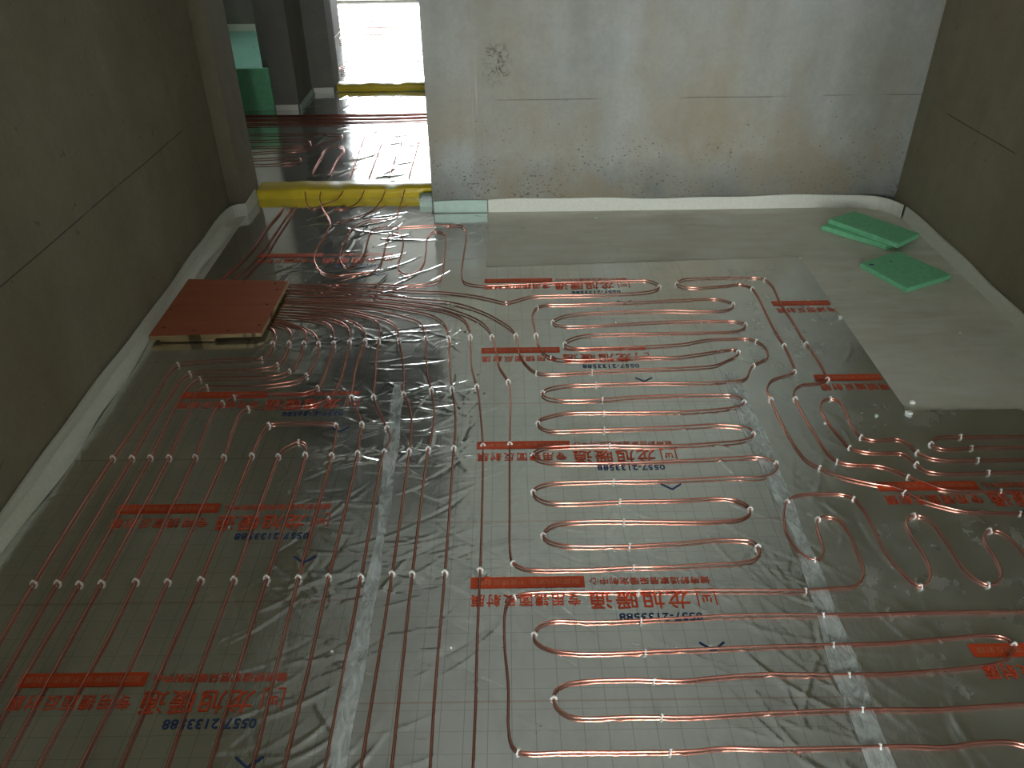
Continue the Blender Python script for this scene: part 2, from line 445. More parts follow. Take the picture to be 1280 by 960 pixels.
# floor positions of the tubes and clips, in metres
TUBE = {
 'par1': [(-1.189,0.932),(-1.193,1.086),(-1.2,1.251),(-1.206,1.427),(-1.206,1.923),(-1.192,2.229),(-1.196,2.405),(-1.181,2.446),(-1.137,2.458),(-1.055,2.469),(-0.942,2.472),(-0.893,2.473),(-0.874,2.513),(-0.879,2.58),(-0.883,2.638),(-0.902,2.68),(-0.931,2.711)],
 'par2': [(-1.137,0.945),(-1.141,1.135),(-1.146,1.427),(-1.148,1.922),(-1.149,2.095),(-1.143,2.289),(-1.137,2.353),(-1.12,2.387),(-1.081,2.397),(-0.951,2.401),(-0.856,2.412),(-0.827,2.432),(-0.813,2.495),(-0.819,2.579),(-0.826,2.648),(-0.856,2.691),(-0.922,2.723)],
 'par3': [(-1.092,0.939),(-1.092,1.04),(-1.095,1.187),(-1.09,1.423),(-1.093,1.923),(-1.104,2.204),(-1.094,2.322),(-1.073,2.351),(-1.021,2.355),(-0.884,2.356),(-0.816,2.36),(-0.775,2.389),(-0.758,2.467),(-0.763,2.577),(-0.768,2.647),(-0.798,2.689),(-0.86,2.722),(-0.92,2.742)],
 'par4': [(-1.035,0.938),(-1.036,1.264),(-1.035,1.425),(-1.036,1.922),(-1.048,2.136),(-1.057,2.273),(-1.033,2.301),(-0.978,2.3),(-0.869,2.299),(-0.791,2.312),(-0.74,2.328),(-0.711,2.362),(-0.701,2.455),(-0.71,2.576),(-0.741,2.646),(-0.793,2.695),(-0.863,2.734),(-0.921,2.761)],
 'par5': [(-0.964,0.937),(-0.949,1.274),(-0.951,1.429),(-0.957,1.922),(-0.968,2.07),(-0.967,2.169),(-0.954,2.205),(-0.925,2.237),(-0.882,2.245),(-0.777,2.252),(-0.685,2.259),(-0.658,2.287),(-0.649,2.401),(-0.654,2.574),(-0.673,2.668),(-0.7,2.717),(-0.768,2.75),(-0.919,2.779)],
 'par6': [(-0.878,0.936),(-0.867,1.183),(-0.87,1.426),(-0.87,1.92),(-0.881,2.047),(-0.88,2.145),(-0.861,2.171),(-0.812,2.175),(-0.708,2.177),(-0.645,2.189),(-0.608,2.22),(-0.59,2.319),(-0.592,2.463),(-0.597,2.584),(-0.609,2.66),(-0.646,2.722),(-0.723,2.761),(-0.918,2.798)],
 'par11': [(-0.467,0.93),(-0.464,1.181),(-0.468,1.435),(-0.468,1.928),(-0.474,1.997),(-0.477,2.075),(-0.497,2.132),(-0.53,2.213),(-0.543,2.328),(-0.549,2.462),(-0.541,2.588),(-0.554,2.659),(-0.586,2.708),(-0.661,2.76),(-0.919,2.818)],
 'par12': [(-0.384,0.929),(-0.384,1.159),(-0.387,1.433),(-0.388,1.932),(-0.377,1.991),(-0.395,2.053),(-0.428,2.135),(-0.46,2.226),(-0.471,2.336),(-0.485,2.471),(-0.492,2.593),(-0.496,2.675),(-0.515,2.724),(-0.554,2.763),(-0.653,2.804),(-0.917,2.837)],
 'par13': [(-0.312,0.928),(-0.31,1.207),(-0.31,1.442),(-0.313,1.935),(-0.316,2.018),(-0.321,2.097),(-0.34,2.181),(-0.365,2.251),(-0.37,2.324),(-0.39,2.468),(-0.416,2.591),(-0.428,2.661),(-0.449,2.71),(-0.49,2.749),(-0.54,2.775),(-0.624,2.816),(-0.916,2.86)],
 'par14': [(-0.251,0.927),(-0.255,1.206),(-0.259,1.442),(-0.256,1.943),(-0.25,2.025),(-0.255,2.162),(-0.272,2.263),(-0.294,2.367),(-0.315,2.56),(-0.325,2.653),(-0.345,2.707),(-0.382,2.746),(-0.431,2.775),(-0.53,2.82),(-0.661,2.849),(-0.915,2.883)],
 'par15': [(-0.174,0.926),(-0.176,1.07),(-0.177,1.238),(-0.177,1.443),(-0.179,1.947),(-0.18,2.062),(-0.19,2.187),(-0.203,2.268),(-0.219,2.414),(-0.233,2.597),(-0.246,2.68),(-0.274,2.736),(-0.32,2.782),(-0.382,2.812),(-0.504,2.858),(-0.667,2.89),(-0.918,2.91)],
 'par7_10': [(-0.797,0.935),(-0.795,1.182),(-0.788,1.431),(-0.788,1.926),(-0.787,2.024),(-0.773,2.078),(-0.734,2.086),(-0.663,2.088),(-0.599,2.082),(-0.559,2.073),(-0.55,2.019),(-0.545,1.922),(-0.544,1.431),(-0.537,1.161),(-0.53,0.931)],
 'par8_9': [(-0.702,0.933),(-0.707,1.191),(-0.706,1.431),(-0.705,1.924),(-0.7,1.947),(-0.681,1.97),(-0.658,1.987),(-0.635,1.973),(-0.626,1.926),(-0.624,1.432),(-0.622,1.179),(-0.617,0.932)],
 'par16': [(-0.088,0.924),(-0.087,1.069),(-0.089,1.259),(-0.088,1.449),(-0.091,1.957),(-0.102,2.114),(-0.11,2.208),(-0.12,2.279),(-0.143,2.412),(-0.153,2.607),(-0.158,2.666),(-0.185,2.74),(-0.234,2.789),(-0.292,2.819),(-0.385,2.848),(-0.506,2.878),(-0.67,2.906),(-0.918,2.924)],
 'mid': [(-0.92,2.962),(-0.676,2.941),(-0.51,2.912),(-0.389,2.881),(-0.278,2.842),(-0.216,2.804),(-0.167,2.768),(-0.12,2.72),(-0.091,2.67),(-0.073,2.605),(-0.06,2.531),(-0.045,2.401),(-0.014,2.305),(-0.007,2.201),(-0.009,1.963),(-0.011,1.799),(-0.012,1.665),(-0.012,1.509),(-0.005,1.474),(0.013,1.458),(0.037,1.45),(0.175,1.448),(0.301,1.453),(0.358,1.452),(0.48,1.458),(0.577,1.463),(0.61,1.472),(0.632,1.495),(0.632,1.519),(0.622,1.537),(0.592,1.543),(0.529,1.545),(0.412,1.535),(0.3,1.529),(0.181,1.528),(0.129,1.532),(0.088,1.549),(0.077,1.572),(0.095,1.601),(0.134,1.615),(0.189,1.62),(0.297,1.62),(0.383,1.618),(0.544,1.615),(0.616,1.624),(0.645,1.649),(0.645,1.675),(0.618,1.698),(0.564,1.706),(0.463,1.701),(0.295,1.7),(0.139,1.694),(0.095,1.699),(0.062,1.721),(0.054,1.746),(0.068,1.765),(0.103,1.778),(0.202,1.783),(0.287,1.784),(0.409,1.784),(0.611,1.795),(0.709,1.793),(0.747,1.805),(0.767,1.827),(0.772,1.855),(0.754,1.874),(0.721,1.884),(0.661,1.883),(0.517,1.875),(0.386,1.87),(0.209,1.867),(0.107,1.873),(0.072,1.888),(0.059,1.909),(0.069,1.926),(0.094,1.941),(0.155,1.948),(0.293,1.95),(0.433,1.945),(0.617,1.955),(0.706,1.967),(0.737,1.986),(0.743,2.01),(0.735,2.025),(0.71,2.036),(0.637,2.046),(0.523,2.04),(0.397,2.035),(0.247,2.03),(0.11,2.029),(0.085,2.046),(0.079,2.071),(0.089,2.09),(0.118,2.104),(0.165,2.119),(0.294,2.122),(0.46,2.12),(0.589,2.122),(0.722,2.141),(0.748,2.154),(0.753,2.183),(0.724,2.206),(0.673,2.212),(0.554,2.213),(0.4,2.207),(0.248,2.19),(0.148,2.193),(0.112,2.207),(0.098,2.228),(0.109,2.249),(0.128,2.263),(0.188,2.278),(0.296,2.283),(0.446,2.289),(0.621,2.285),(0.743,2.289),(0.786,2.298),(0.805,2.319),(0.82,2.354),(0.841,2.387),(0.869,2.409),(0.901,2.432),(0.913,2.478),(0.906,2.527),(0.891,2.55),(0.866,2.568),(0.785,2.57),(0.71,2.564),(0.633,2.54),(0.552,2.528),(0.333,2.517),(0.232,2.517),(0.201,2.529),(0.194,2.552),(0.207,2.574),(0.238,2.596),(0.283,2.61),(0.536,2.615),(0.736,2.618),(0.836,2.624),(0.87,2.644),(0.883,2.674),(0.852,2.696),(0.778,2.701),(0.617,2.702),(0.305,2.68),(0.199,2.68),(0.166,2.693),(0.158,2.715),(0.178,2.739),(0.219,2.763),(0.397,2.781),(0.594,2.788),(0.717,2.781),(0.817,2.781),(0.862,2.803),(0.873,2.835),(0.85,2.859),(0.815,2.877),(0.655,2.871),(0.447,2.857),(0.241,2.85),(0.13,2.847),(0.101,2.828),(0.087,2.796),(0.08,2.758),(0.085,2.686),(0.091,2.612),(0.096,2.554),(0.115,2.485),(0.14,2.455),(0.184,2.44),(0.354,2.441),(0.454,2.449),(0.582,2.448),(0.655,2.463),(0.752,2.487),(0.796,2.494),(0.81,2.48),(0.798,2.454),(0.751,2.418),(0.711,2.393),(0.597,2.378),(0.421,2.369),(0.276,2.36),(0.129,2.351),(0.083,2.362),(0.056,2.399),(0.031,2.468),(0.016,2.614),(-0.006,2.67),(-0.051,2.73),(-0.087,2.772),(-0.146,2.822),(-0.206,2.86),(-0.268,2.885),(-0.392,2.915),(-0.514,2.943),(-0.681,2.972),(-0.924,2.993)],
 'top': [(-0.531,4.053,0.042),(-0.539,3.998,0.029),(-0.546,3.938,0.01),(-0.553,3.846),(-0.557,3.774),(-0.596,3.736),(-0.687,3.719),(-0.738,3.653),(-0.754,3.56),(-0.758,3.4),(-0.744,3.275),(-0.706,3.21),(-0.668,3.256),(-0.654,3.329),(-0.655,3.44),(-0.657,3.556),(-0.645,3.612),(-0.615,3.639),(-0.546,3.637),(-0.406,3.651),(-0.277,3.651),(-0.235,3.645),(-0.21,3.597),(-0.203,3.523),(-0.208,3.299),(-0.208,3.118),(-0.191,3.05),(-0.127,3.02),(0.005,3.023),(0.204,3.039),(0.503,3.048),(0.575,3.042),(0.606,3.005),(0.602,2.976),(0.562,2.949),(0.359,2.928),(0.165,2.926),(0.068,2.916),(0.023,2.89),(-0.022,2.871),(-0.086,2.9),(-0.164,2.936),(-0.286,2.967),(-0.398,2.981),(-0.52,2.996),(-0.686,3.008),(-0.927,3.022)],
 'door_u': [(-0.968,4.058,0.042),(-0.964,3.971,0.015),(-0.933,3.88),(-0.89,3.776),(-0.861,3.676),(-0.863,3.582),(-0.871,3.465),(-0.872,3.336),(-0.844,3.23),(-0.798,3.151),(-0.743,3.126),(-0.651,3.146),(-0.588,3.16),(-0.569,3.198),(-0.565,3.326),(-0.569,3.455),(-0.563,3.526),(-0.545,3.562),(-0.523,3.561),(-0.498,3.506),(-0.486,3.391),(-0.486,3.219),(-0.465,3.152),(-0.432,3.128),(-0.4,3.154),(-0.379,3.231),(-0.379,3.362),(-0.384,3.511),(-0.363,3.574),(-0.325,3.573),(-0.305,3.545),(-0.297,3.481),(-0.291,3.318),(-0.29,3.143),(-0.302,3.068),(-0.344,3.04),(-0.442,3.029),(-0.542,3.039),(-0.656,3.046),(-0.793,3.047),(-0.93,3.051)],
 'door_r': [(-0.637,4.046,0.042),(-0.643,3.978,0.021),(-0.678,3.861),(-0.737,3.771),(-0.796,3.728),(-0.834,3.7)],
 'door_m': [(-0.744,4.05,0.042),(-0.753,3.982,0.021),(-0.776,3.929,0.004),(-0.828,3.877),(-0.883,3.868)],
 'door_l': [(-1.051,4.036,0.034),(-1.024,3.938,0.004),(-0.981,3.882),(-0.942,3.929,0.002),(-0.881,3.962,0.013),(-0.855,4.01,0.029),(-0.852,4.054,0.042)],
 'feed1': [(-1.142,3.92),(-1.137,3.846),(-1.154,3.667),(-1.162,3.422),(-1.19,3.225),(-1.22,3.111),(-1.234,3.024)],
 'feed2': [(-1.102,3.886),(-1.098,3.814),(-1.102,3.609),(-1.11,3.455),(-1.122,3.311),(-1.141,3.208),(-1.169,3.109),(-1.184,3.022)],
 'feed3': [(-1.075,3.928),(-1.074,3.864),(-1.076,3.713),(-1.083,3.543),(-1.087,3.327),(-1.106,3.222),(-1.124,3.108),(-1.138,3.021)],
 'n1': [(1.364,1.355),(1.323,1.369),(1.305,1.408),(1.302,1.476),(1.297,1.527),(1.282,1.56),(1.256,1.566),(1.236,1.552),(1.224,1.527),(1.222,1.47),(1.214,1.42),(1.193,1.39),(1.161,1.378),(1.14,1.395),(1.127,1.431),(1.125,1.514),(1.12,1.588),(1.107,1.618),(1.082,1.626),(1.054,1.607),(1.044,1.56),(1.048,1.48),(1.038,1.423),(1.021,1.393),(0.994,1.377),(0.98,1.39),(0.97,1.414),(0.953,1.489),(0.956,1.592),(0.954,1.662),(0.944,1.696),(0.927,1.712),(0.874,1.719),(0.789,1.713),(0.758,1.69),(0.738,1.65),(0.723,1.581),(0.727,1.522),(0.742,1.483),(0.762,1.469),(0.78,1.474),(0.795,1.496),(0.801,1.528),(0.807,1.587),(0.819,1.617),(0.839,1.626),(0.86,1.623),(0.877,1.608),(0.884,1.555),(0.88,1.484),(0.876,1.434),(0.86,1.403),(0.835,1.382),(0.787,1.376),(0.711,1.37),(0.502,1.372),(0.29,1.373),(0.071,1.375),(0.022,1.371),(-0.002,1.362),(-0.019,1.342),(-0.025,1.31),(-0.025,1.22),(-0.017,1.114),(-0.017,1.002),(-0.011,0.972),(0.002,0.957),(0.025,0.953),(0.09,0.955),(0.232,0.953),(0.354,0.953),(0.415,0.958),(0.508,0.954),(0.67,0.956),(0.793,0.958),(0.865,0.955),(0.937,0.963),(0.999,0.964),(1.027,0.956),(1.079,0.933)],
 'n2': [(1.36,1.298),(1.207,1.296),(1.027,1.297),(0.931,1.295),(0.835,1.293),(0.716,1.293),(0.599,1.296),(0.489,1.295),(0.323,1.286),(0.18,1.281),(0.086,1.284),(0.056,1.271),(0.043,1.248),(0.045,1.229),(0.073,1.206),(0.127,1.195),(0.209,1.193),(0.309,1.197),(0.575,1.205),(0.722,1.207),(0.851,1.211),(0.994,1.223),(1.089,1.229),(1.123,1.221),(1.133,1.201),(1.113,1.173),(1.072,1.152),(1.001,1.141),(0.864,1.13),(0.731,1.128),(0.556,1.133),(0.52,1.132),(0.43,1.125),(0.362,1.118),(0.254,1.122),(0.143,1.119),(0.104,1.111),(0.084,1.096),(0.08,1.078),(0.085,1.057),(0.108,1.037),(0.136,1.031),(0.243,1.033),(0.368,1.03),(0.53,1.036),(0.729,1.041),(0.889,1.041),(0.999,1.047),(1.077,1.05),(1.214,1.053)],
 'ra': [(1.605,1.711),(1.429,1.718),(1.245,1.722),(1.2,1.731),(1.166,1.757),(1.132,1.786),(1.099,1.819),(1.065,1.837),(0.982,1.848),(0.954,1.862),(0.939,1.898),(0.931,1.986),(0.926,2.09),(0.926,2.183),(0.93,2.215),(0.946,2.243),(0.974,2.264),(1.021,2.27),(1.067,2.296),(1.071,2.33),(1.073,2.433),(1.067,2.529),(1.066,2.675),(1.062,2.85),(1.068,2.987),(1.053,3.042),(1.022,3.061),(0.939,3.064),(0.771,3.058),(0.713,3.049),(0.683,3.013),(0.702,2.988),(0.755,2.975),(0.879,2.989),(0.941,3.002),(0.977,2.976),(0.986,2.92),(0.982,2.755),(0.979,2.603),(0.984,2.517),(0.981,2.409),(0.971,2.345),(0.934,2.321),(0.89,2.302),(0.864,2.274),(0.846,2.227),(0.846,2.181),(0.844,2.092),(0.846,1.988),(0.853,1.909),(0.867,1.856),(0.892,1.83),(0.933,1.794),(1.018,1.757),(1.069,1.742),(1.095,1.721),(1.125,1.688),(1.188,1.654),(1.225,1.641),(1.298,1.633),(1.371,1.628),(1.498,1.604)],
 'rb': [(1.661,1.807),(1.474,1.802),(1.368,1.799),(1.229,1.798),(1.19,1.813),(1.179,1.842),(1.172,1.868),(1.159,1.891),(1.094,1.896),(1.049,1.903),(1.013,1.925),(1.004,1.964),(0.989,2.067),(0.996,2.141),(1.016,2.172),(1.04,2.181),(1.059,2.173),(1.066,2.157),(1.063,2.096),(1.058,2.014),(1.065,1.975),(1.093,1.958),(1.172,1.961),(1.196,1.936),(1.204,1.898),(1.227,1.873),(1.264,1.861),(1.366,1.857),(1.503,1.857),(1.693,1.861)],
 'rc': [(1.756,1.967),(1.561,1.968),(1.366,1.968),(1.304,1.968),(1.274,1.954),(1.263,1.935),(1.27,1.917),(1.295,1.909),(1.375,1.915),(1.535,1.917),(1.729,1.921)],
 'hall_bundle0': [(-2.068,5.554),(-1.766,5.549),(-1.153,5.538),(-0.832,5.532),(-0.523,5.545),(-0.191,5.557)],
 'hall_bundle1': [(-2.057,5.521),(-1.757,5.517),(-1.148,5.509),(-0.828,5.505),(-0.521,5.519),(-0.19,5.531)],
 'hall_bundle2': [(-2.047,5.488),(-1.749,5.485),(-1.143,5.48),(-0.825,5.478),(-0.519,5.492),(-0.19,5.505)],
 'hall_bundle3': [(-2.037,5.456),(-1.741,5.454),(-1.138,5.451),(-0.822,5.451),(-0.517,5.467),(-0.189,5.478)],
 'hall_bundle4': [(-2.027,5.424),(-1.733,5.422),(-1.134,5.423),(-0.818,5.424),(-0.515,5.441),(-0.188,5.453)],
 'hall_bundle5': [(-2.017,5.392),(-1.724,5.392),(-1.129,5.395),(-0.815,5.398),(-0.513,5.415),(-0.188,5.427)],
 'hall_bundle6': [(-2.008,5.36),(-1.716,5.361),(-1.124,5.367),(-0.812,5.372),(-0.511,5.39),(-0.187,5.401)],
 'hall_bundle7': [(-1.998,5.329),(-1.708,5.331),(-1.119,5.339),(-0.809,5.346),(-0.509,5.365),(-0.187,5.376)],
 'hall_a': [(-0.764,4.308),(-0.768,4.638),(-0.766,4.995),(-0.745,5.066),(-0.691,5.072),(-0.656,4.974),(-0.657,4.633),(-0.655,4.304)],
 'hall_b': [(-0.547,4.312),(-0.547,4.643),(-0.537,5.016),(-0.502,5.071),(-0.379,5.09)],
 'hall_c': [(-0.867,4.324),(-0.882,4.657),(-0.892,5.016),(-0.887,5.163),(-0.688,5.187),(-0.486,5.195),(-0.335,5.205)],
 'hall_d': [(-1.091,4.422),(-1.094,4.651),(-1.084,4.855),(-1.044,4.898),(-0.983,4.82),(-0.989,4.605),(-0.985,4.354)],
 'hall_e': [(-1.701,5.005),(-1.554,5.006),(-1.258,5.001),(-1.21,4.96),(-1.238,4.907),(-1.427,4.884),(-1.666,4.88)],
 'hall_f': [(-1.601,4.645),(-1.466,4.66),(-1.246,4.672),(-1.201,4.635),(-1.238,4.588),(-1.351,4.565),(-1.578,4.561)],
 'hall_g': [(-1.742,5.152),(-1.485,5.132),(-1.183,5.127),(-1.036,5.087),(-1.103,4.963),(-1.223,4.831),(-1.405,4.794),(-1.633,4.76)],
}
CLIP = {
 'near': [(-1.205,1.425),(-1.145,1.425),(-1.089,1.421),(-1.034,1.423),(-0.95,1.427),(-0.869,1.424),(-0.787,1.429),(-0.705,1.429),(-0.623,1.43),(-0.544,1.429),(-0.467,1.433),(-0.387,1.431),(-0.309,1.441),(-0.259,1.44),(-0.176,1.441),(-0.088,1.447)],
 'midrow': [(-1.204,1.921),(-1.147,1.92),(-1.092,1.92),(-1.035,1.919),(-0.956,1.919),(-0.869,1.917),(-0.787,1.923),(-0.704,1.921),(-0.625,1.924),(-0.545,1.92),(-0.467,1.926),(-0.387,1.93),(-0.313,1.932),(-0.255,1.94),(-0.179,1.945),(-0.091,1.954),(-0.009,1.96)],
 'far': [(-0.879,2.583),(-0.82,2.581),(-0.763,2.58),(-0.711,2.581),(-0.655,2.582),(-0.597,2.587),(-0.541,2.588),(-0.491,2.592),(-0.416,2.593),(-0.32,2.602),(-0.233,2.6),(-0.152,2.604),(-0.072,2.601),(0.016,2.614),(0.091,2.609)],
 'lturn': [(-1.18,2.443),(-1.122,2.384),(-1.074,2.348),(-1.031,2.298),(-0.952,2.202),(-0.922,2.234),(-0.859,2.168),(-0.772,2.075)],
 'rturn': [(-0.887,2.472),(-0.826,2.429),(-0.774,2.386),(-0.71,2.359),(-0.66,2.284),(-0.607,2.217),(-0.559,2.075),(-0.657,1.987)],
 'mrow': [(-0.534,2.22),(-0.462,2.227),(-0.365,2.244),(-0.272,2.26),(-0.202,2.265),(-0.119,2.276),(-0.014,2.302),(-0.477,2.073),(-0.394,2.05)],
 'mleft': [(0.1,2.821),(0.158,2.712),(0.194,2.549),(0.139,2.451),(0.083,2.359),(0.106,2.242),(0.078,2.069),(0.059,1.907),(0.054,1.744),(0.077,1.57),(-0.005,1.472),(-0.002,1.359),(0.043,1.246),(0.08,1.079),(-0.001,0.956)],
 'mright': [(0.606,2.987),(0.871,2.828),(0.882,2.67),(0.89,2.547),(0.812,2.474),(0.84,2.384),(0.751,2.175),(0.741,2.004),(0.77,1.849),(0.648,1.669),(0.633,1.515)],
 'mcol': [(0.276,2.357),(0.29,2.28),(0.29,2.196),(0.293,2.119),(0.291,2.028),(0.29,1.948),(0.291,1.782),(0.291,1.697),(0.296,1.618),(0.296,1.527),(0.301,1.451),(0.302,1.371),(0.294,1.284),(0.295,1.195),(0.297,1.119),(0.299,1.03),(0.305,0.952)],
 'rcol': [(0.717,1.37),(0.723,1.291),(0.724,1.206),(0.73,1.127),(0.728,1.04),(0.735,0.956)],
 'wave': [(0.758,1.688),(0.943,1.694),(0.819,1.617),(0.761,1.467),(1.081,1.624),(0.995,1.375),(1.16,1.376),(1.254,1.563),(1.129,1.195)],
 'run': [(0.682,3.009),(1.052,3.038),(0.978,2.968),(0.983,2.514),(1.066,2.526),(0.972,2.342),(1.066,2.293),(0.845,2.178),(0.925,2.18),(0.892,1.828),(0.952,1.859),(1.131,1.784),(1.093,1.719),(1.365,1.717),(1.369,1.626)],
 'ne': [(1.035,2.175),(1.066,1.97),(1.013,1.922),(1.203,1.895),(1.177,1.84),(1.364,1.854),(1.366,1.796),(1.265,1.94),(1.364,1.966),(1.373,1.913)],
}

# ------------------------------------------------------------------ creased mirror film
rng = np.random.default_rng(11)
SEG = []          # x0, y0, x1, y1, amplitude, half width
def ridge(x, y, ang, ln, amp, w):
    SEG.append((x, y, x + ln * math.cos(ang), y + ln * math.sin(ang), amp, w))
def star(x, y, n, l0, l1, amp, w):
    a0 = rng.uniform(0, 6.28)
    for i in range(n):
        ridge(x, y, a0 + 6.283 * i / n + rng.normal(0, .25), rng.uniform(l0, l1), amp * rng.uniform(.5, 1.2) * rng.choice([1, -.5], p=[.75, .25]), w * rng.uniform(.7, 1.4))
def field(x0, x1, y0, y1, n, ang, spread, l0, l1, a0, a1, w0, w1):
    for i in range(n):
        a = ang + rng.normal(0, spread); l = rng.uniform(l0, l1)
        ridge(rng.uniform(x0, x1) - l / 2 * math.cos(a), rng.uniform(y0, y1) - l / 2 * math.sin(a), a, l, rng.uniform(a0, a1) * rng.choice([1, -.6], p=[.7, .3]), rng.uniform(w0, w1))
R = math.radians
for k in ('far', 'mrow'):
    for x, y in CLIP[k]:
        if -.95 < x < -.05: star(x, y, 6, .05, .20, .0022, .009)
        elif x < .2: star(x, y, 5, .03, .10, .0018, .008)
for x, y in CLIP['midrow'][9:15]: star(x, y, 6, .04, .16, .003, .010)
for x, y in CLIP['near'][9:]: star(x, y, 5, .04, .14, .002, .010)
for x, y in CLIP['mcol'] + CLIP['mleft'] + CLIP['rcol']: star(x, y, 7, .05, .18, .0009, .007)
for x, y in CLIP['mright'] + CLIP['run'] + CLIP['wave']: star(x, y, 6, .03, .12, .0009, .007)
field(-1.0, -.12, 2.95, 3.85, 72, R(35), .5, .08, .34, .0015, .0050, .008, .016)     # by the doorway
field(-.95, -.10, 2.25, 2.95, 62, R(15), .6, .06, .28, .0010, .0034, .007, .013)     # under the tube fan
field(-.62, -.05, .8, 2.3, 230, R(8), .45, .06, .26, .0009, .0034, .006, .012)      # between the seam and the long loop
field(-1.35, -.4, .7, 2.3, 120, R(70), .8, .05, .25, .0003, .0010, .006, .014)
field(-.1, .75, .75, 1.5, 130, R(-38), .40, .10, .40, .0006, .0019, .005, .009)
field(-.1, .75, 1.5, 3.1, 110, R(20), .9, .06, .22, .0003, .0008, .006, .012)
field(.55, .95, .75, 2.3, 90, R(-55), .5, .08, .30, .0006, .0024, .007, .016)
field(.8, 1.3, .8, 3.2, 90, R(40), 1.2, .06, .25, .0004, .0012, .009, .018)
field(-1.25, -.5, 4.15, 5.3, 34, R(50), .5, .10, .40, .0020, .006, .012, .024)
field(-1.4, -.3, 5.6, 6.1, 26, R(30), .6, .10, .35, .0020, .006, .012, .024)
SEGA = np.array(SEG)
WV = [(rng.uniform(2, 11), rng.uniform(0, 6.28), rng.uniform(0, 6.28)) for _ in range(14)]
def film_h(x, y):
    """height of the film above the cement"""
    x = np.asarray(x, float); y = np.asarray(y, float)
    h = np.full(x.shape, .0042)
    for k, th, ph in WV:
        h += .00018 * np.sin(k * (x * math.cos(th) + y * math.sin(th)) + ph) * (4.5 / k)
    xf = x.ravel(); yf = y.ravel(); hf = np.zeros_like(xf)
    order = np.argsort(yf, kind='stable'); ys = yf[order]
    for x0, y0, x1, y1, a, w in SEGA:
        lo = np.searchsorted(ys, min(y0, y1) - w); hi = np.searchsorted(ys, max(y0, y1) + w)
        if hi <= lo: continue
        ii = order[lo:hi]
        px = xf[ii]; py = yf[ii]
        dx, dy = x1 - x0, y1 - y0; L2 = dx * dx + dy * dy
        t = ((px - x0) * dx + (py - y0) * dy) / L2
        bend = .06 * math.sqrt(L2) * np.sin(t * 3.1)
        d = np.abs((px - x0) * dy - (py - y0) * dx) / math.sqrt(L2)
        d = np.abs(((px - x0) * dy - (py - y0) * dx) / math.sqrt(L2) - bend)
        tap = np.clip(1 - np.abs(2 * np.clip(t, 0, 1) - .8) / 1.2, 0, 1) * ((t > 0) & (t < 1))
        s_ = np.clip(1 - d / w, 0, 1)
        hf[ii] += a * tap * s_ * s_
    h += hf.reshape(x.shape)
    return np.maximum(h, .0003)

def sheet(name, xs, ys, mat, label, zoff=0.0, extra=None, slant=0.0):
    """film sheet as a fine grid; xs, ys 1-D arrays"""
    def grid(xs, ys):
        X, Y = np.meshgrid(xs, ys)
        Y = Y + np.clip((Y - 2.9) / .3, 0, 1) * slant * (X + .10)
        Z = film_h(X, Y) + zoff
        nx, ny = len(xs), len(ys)
        idx = np.arange(nx * ny).reshape(ny, nx)
        F = np.stack([idx[:-1, :-1], idx[:-1, 1:], idx[1:, 1:], idx[1:, :-1]], -1).reshape(-1, 4)
        return np.stack([X, Y, Z], -1).reshape(-1, 3), F
    V, F = grid(xs, ys)
    if extra:
        for e in extra:
            v2, f2 = grid(*e); F = np.vstack([F, f2 + len(V)]); V = np.vstack([V, v2])
    me = bpy.data.meshes.new(name)
    me.vertices.add(len(V)); me.vertices.foreach_set('co', V.astype(np.float32).ravel())
    me.loops.add(F.size); me.loops.foreach_set('vertex_index', F.astype(np.int32).ravel())
    me.polygons.add(len(F)); me.polygons.foreach_set('loop_start', np.arange(0, F.size, 4, dtype=np.int32))
    me.update(calc_edges=True); me.validate()
    o = link(name, me, mat, None, True)
    return tag(o, label, 'film', 'sheets of mirror film')
def span(*parts):
    return np.unique(np.concatenate([np.linspace(a, b, max(2, int(round((b - a) / s)) + 1)) for a, b, s in parts]))
YV = ((-.6, .2, .1), (.2, .8, .03))
film_left = sheet('reflective_film', span((-1.350, -.345, .0050)), span(*YV, (.8, 2.98, .0050)), M['film_left'],
                  'dull printed mirror film under the long parallel tubes beside the dark side wall')
film_door = sheet('reflective_film', span((-1.30, -.385, .0042)), span((2.94, 4.03, .0042)), M['film_plain'],
                  'heavily crumpled bright film running from the tube fan into the doorway', zoff=.0012,
                  extra=[(span((-.385, -.104, .0042)), span((2.94, 3.80, .0042)))])
film_mid = sheet('reflective_film', span((-.375, .765, .0050)), span(*YV, (.8, 3.20, .0050)), M['film_mid'],
                 'grey gridded mirror film carrying the large middle serpentine of tubes', zoff=.0006, slant=.0446)
film_right = sheet('reflective_film', span((.72, 1.262, .0065)), span(*YV, (.8, 3.20, .0065)), M['film_right'],
                   'scuffed film sheet beyond the crinkled right seam, cut off at the bare cement', zoff=.0018, slant=.0446,
                   extra=[(span((1.262, 1.87, .012)), span(*YV, (.8, 2.112, .012)))])
film_hall = sheet('reflective_film', span((-2.4, -1.3, .02), (-1.3, -.3, .009), (-.3, 2.0, .04)), span((4.165, 5.68, .009)), M['film_plain'],
                  'glaring film on the passage floor between the two yellow thresholds',
                  extra=[(span((-1.40, -.3, .009), (-.3, 2.0, .04)), span((5.68, 6.12, .009)))])
film_far = sheet('reflective_film', span((-1.42, .6, .03), (.6, 2.6, .1)), span((6.38, 10.0, .02)), M['film_plain'],
                 'blazing white film in the bright farthest room beyond the second yellow threshold',
                 extra=[(span((-1.60, -1.42, .03)), span((6.38, 10.0, .02))), (span((-2.9, -1.60, .05)), span((8.52, 10.0, .04)))])

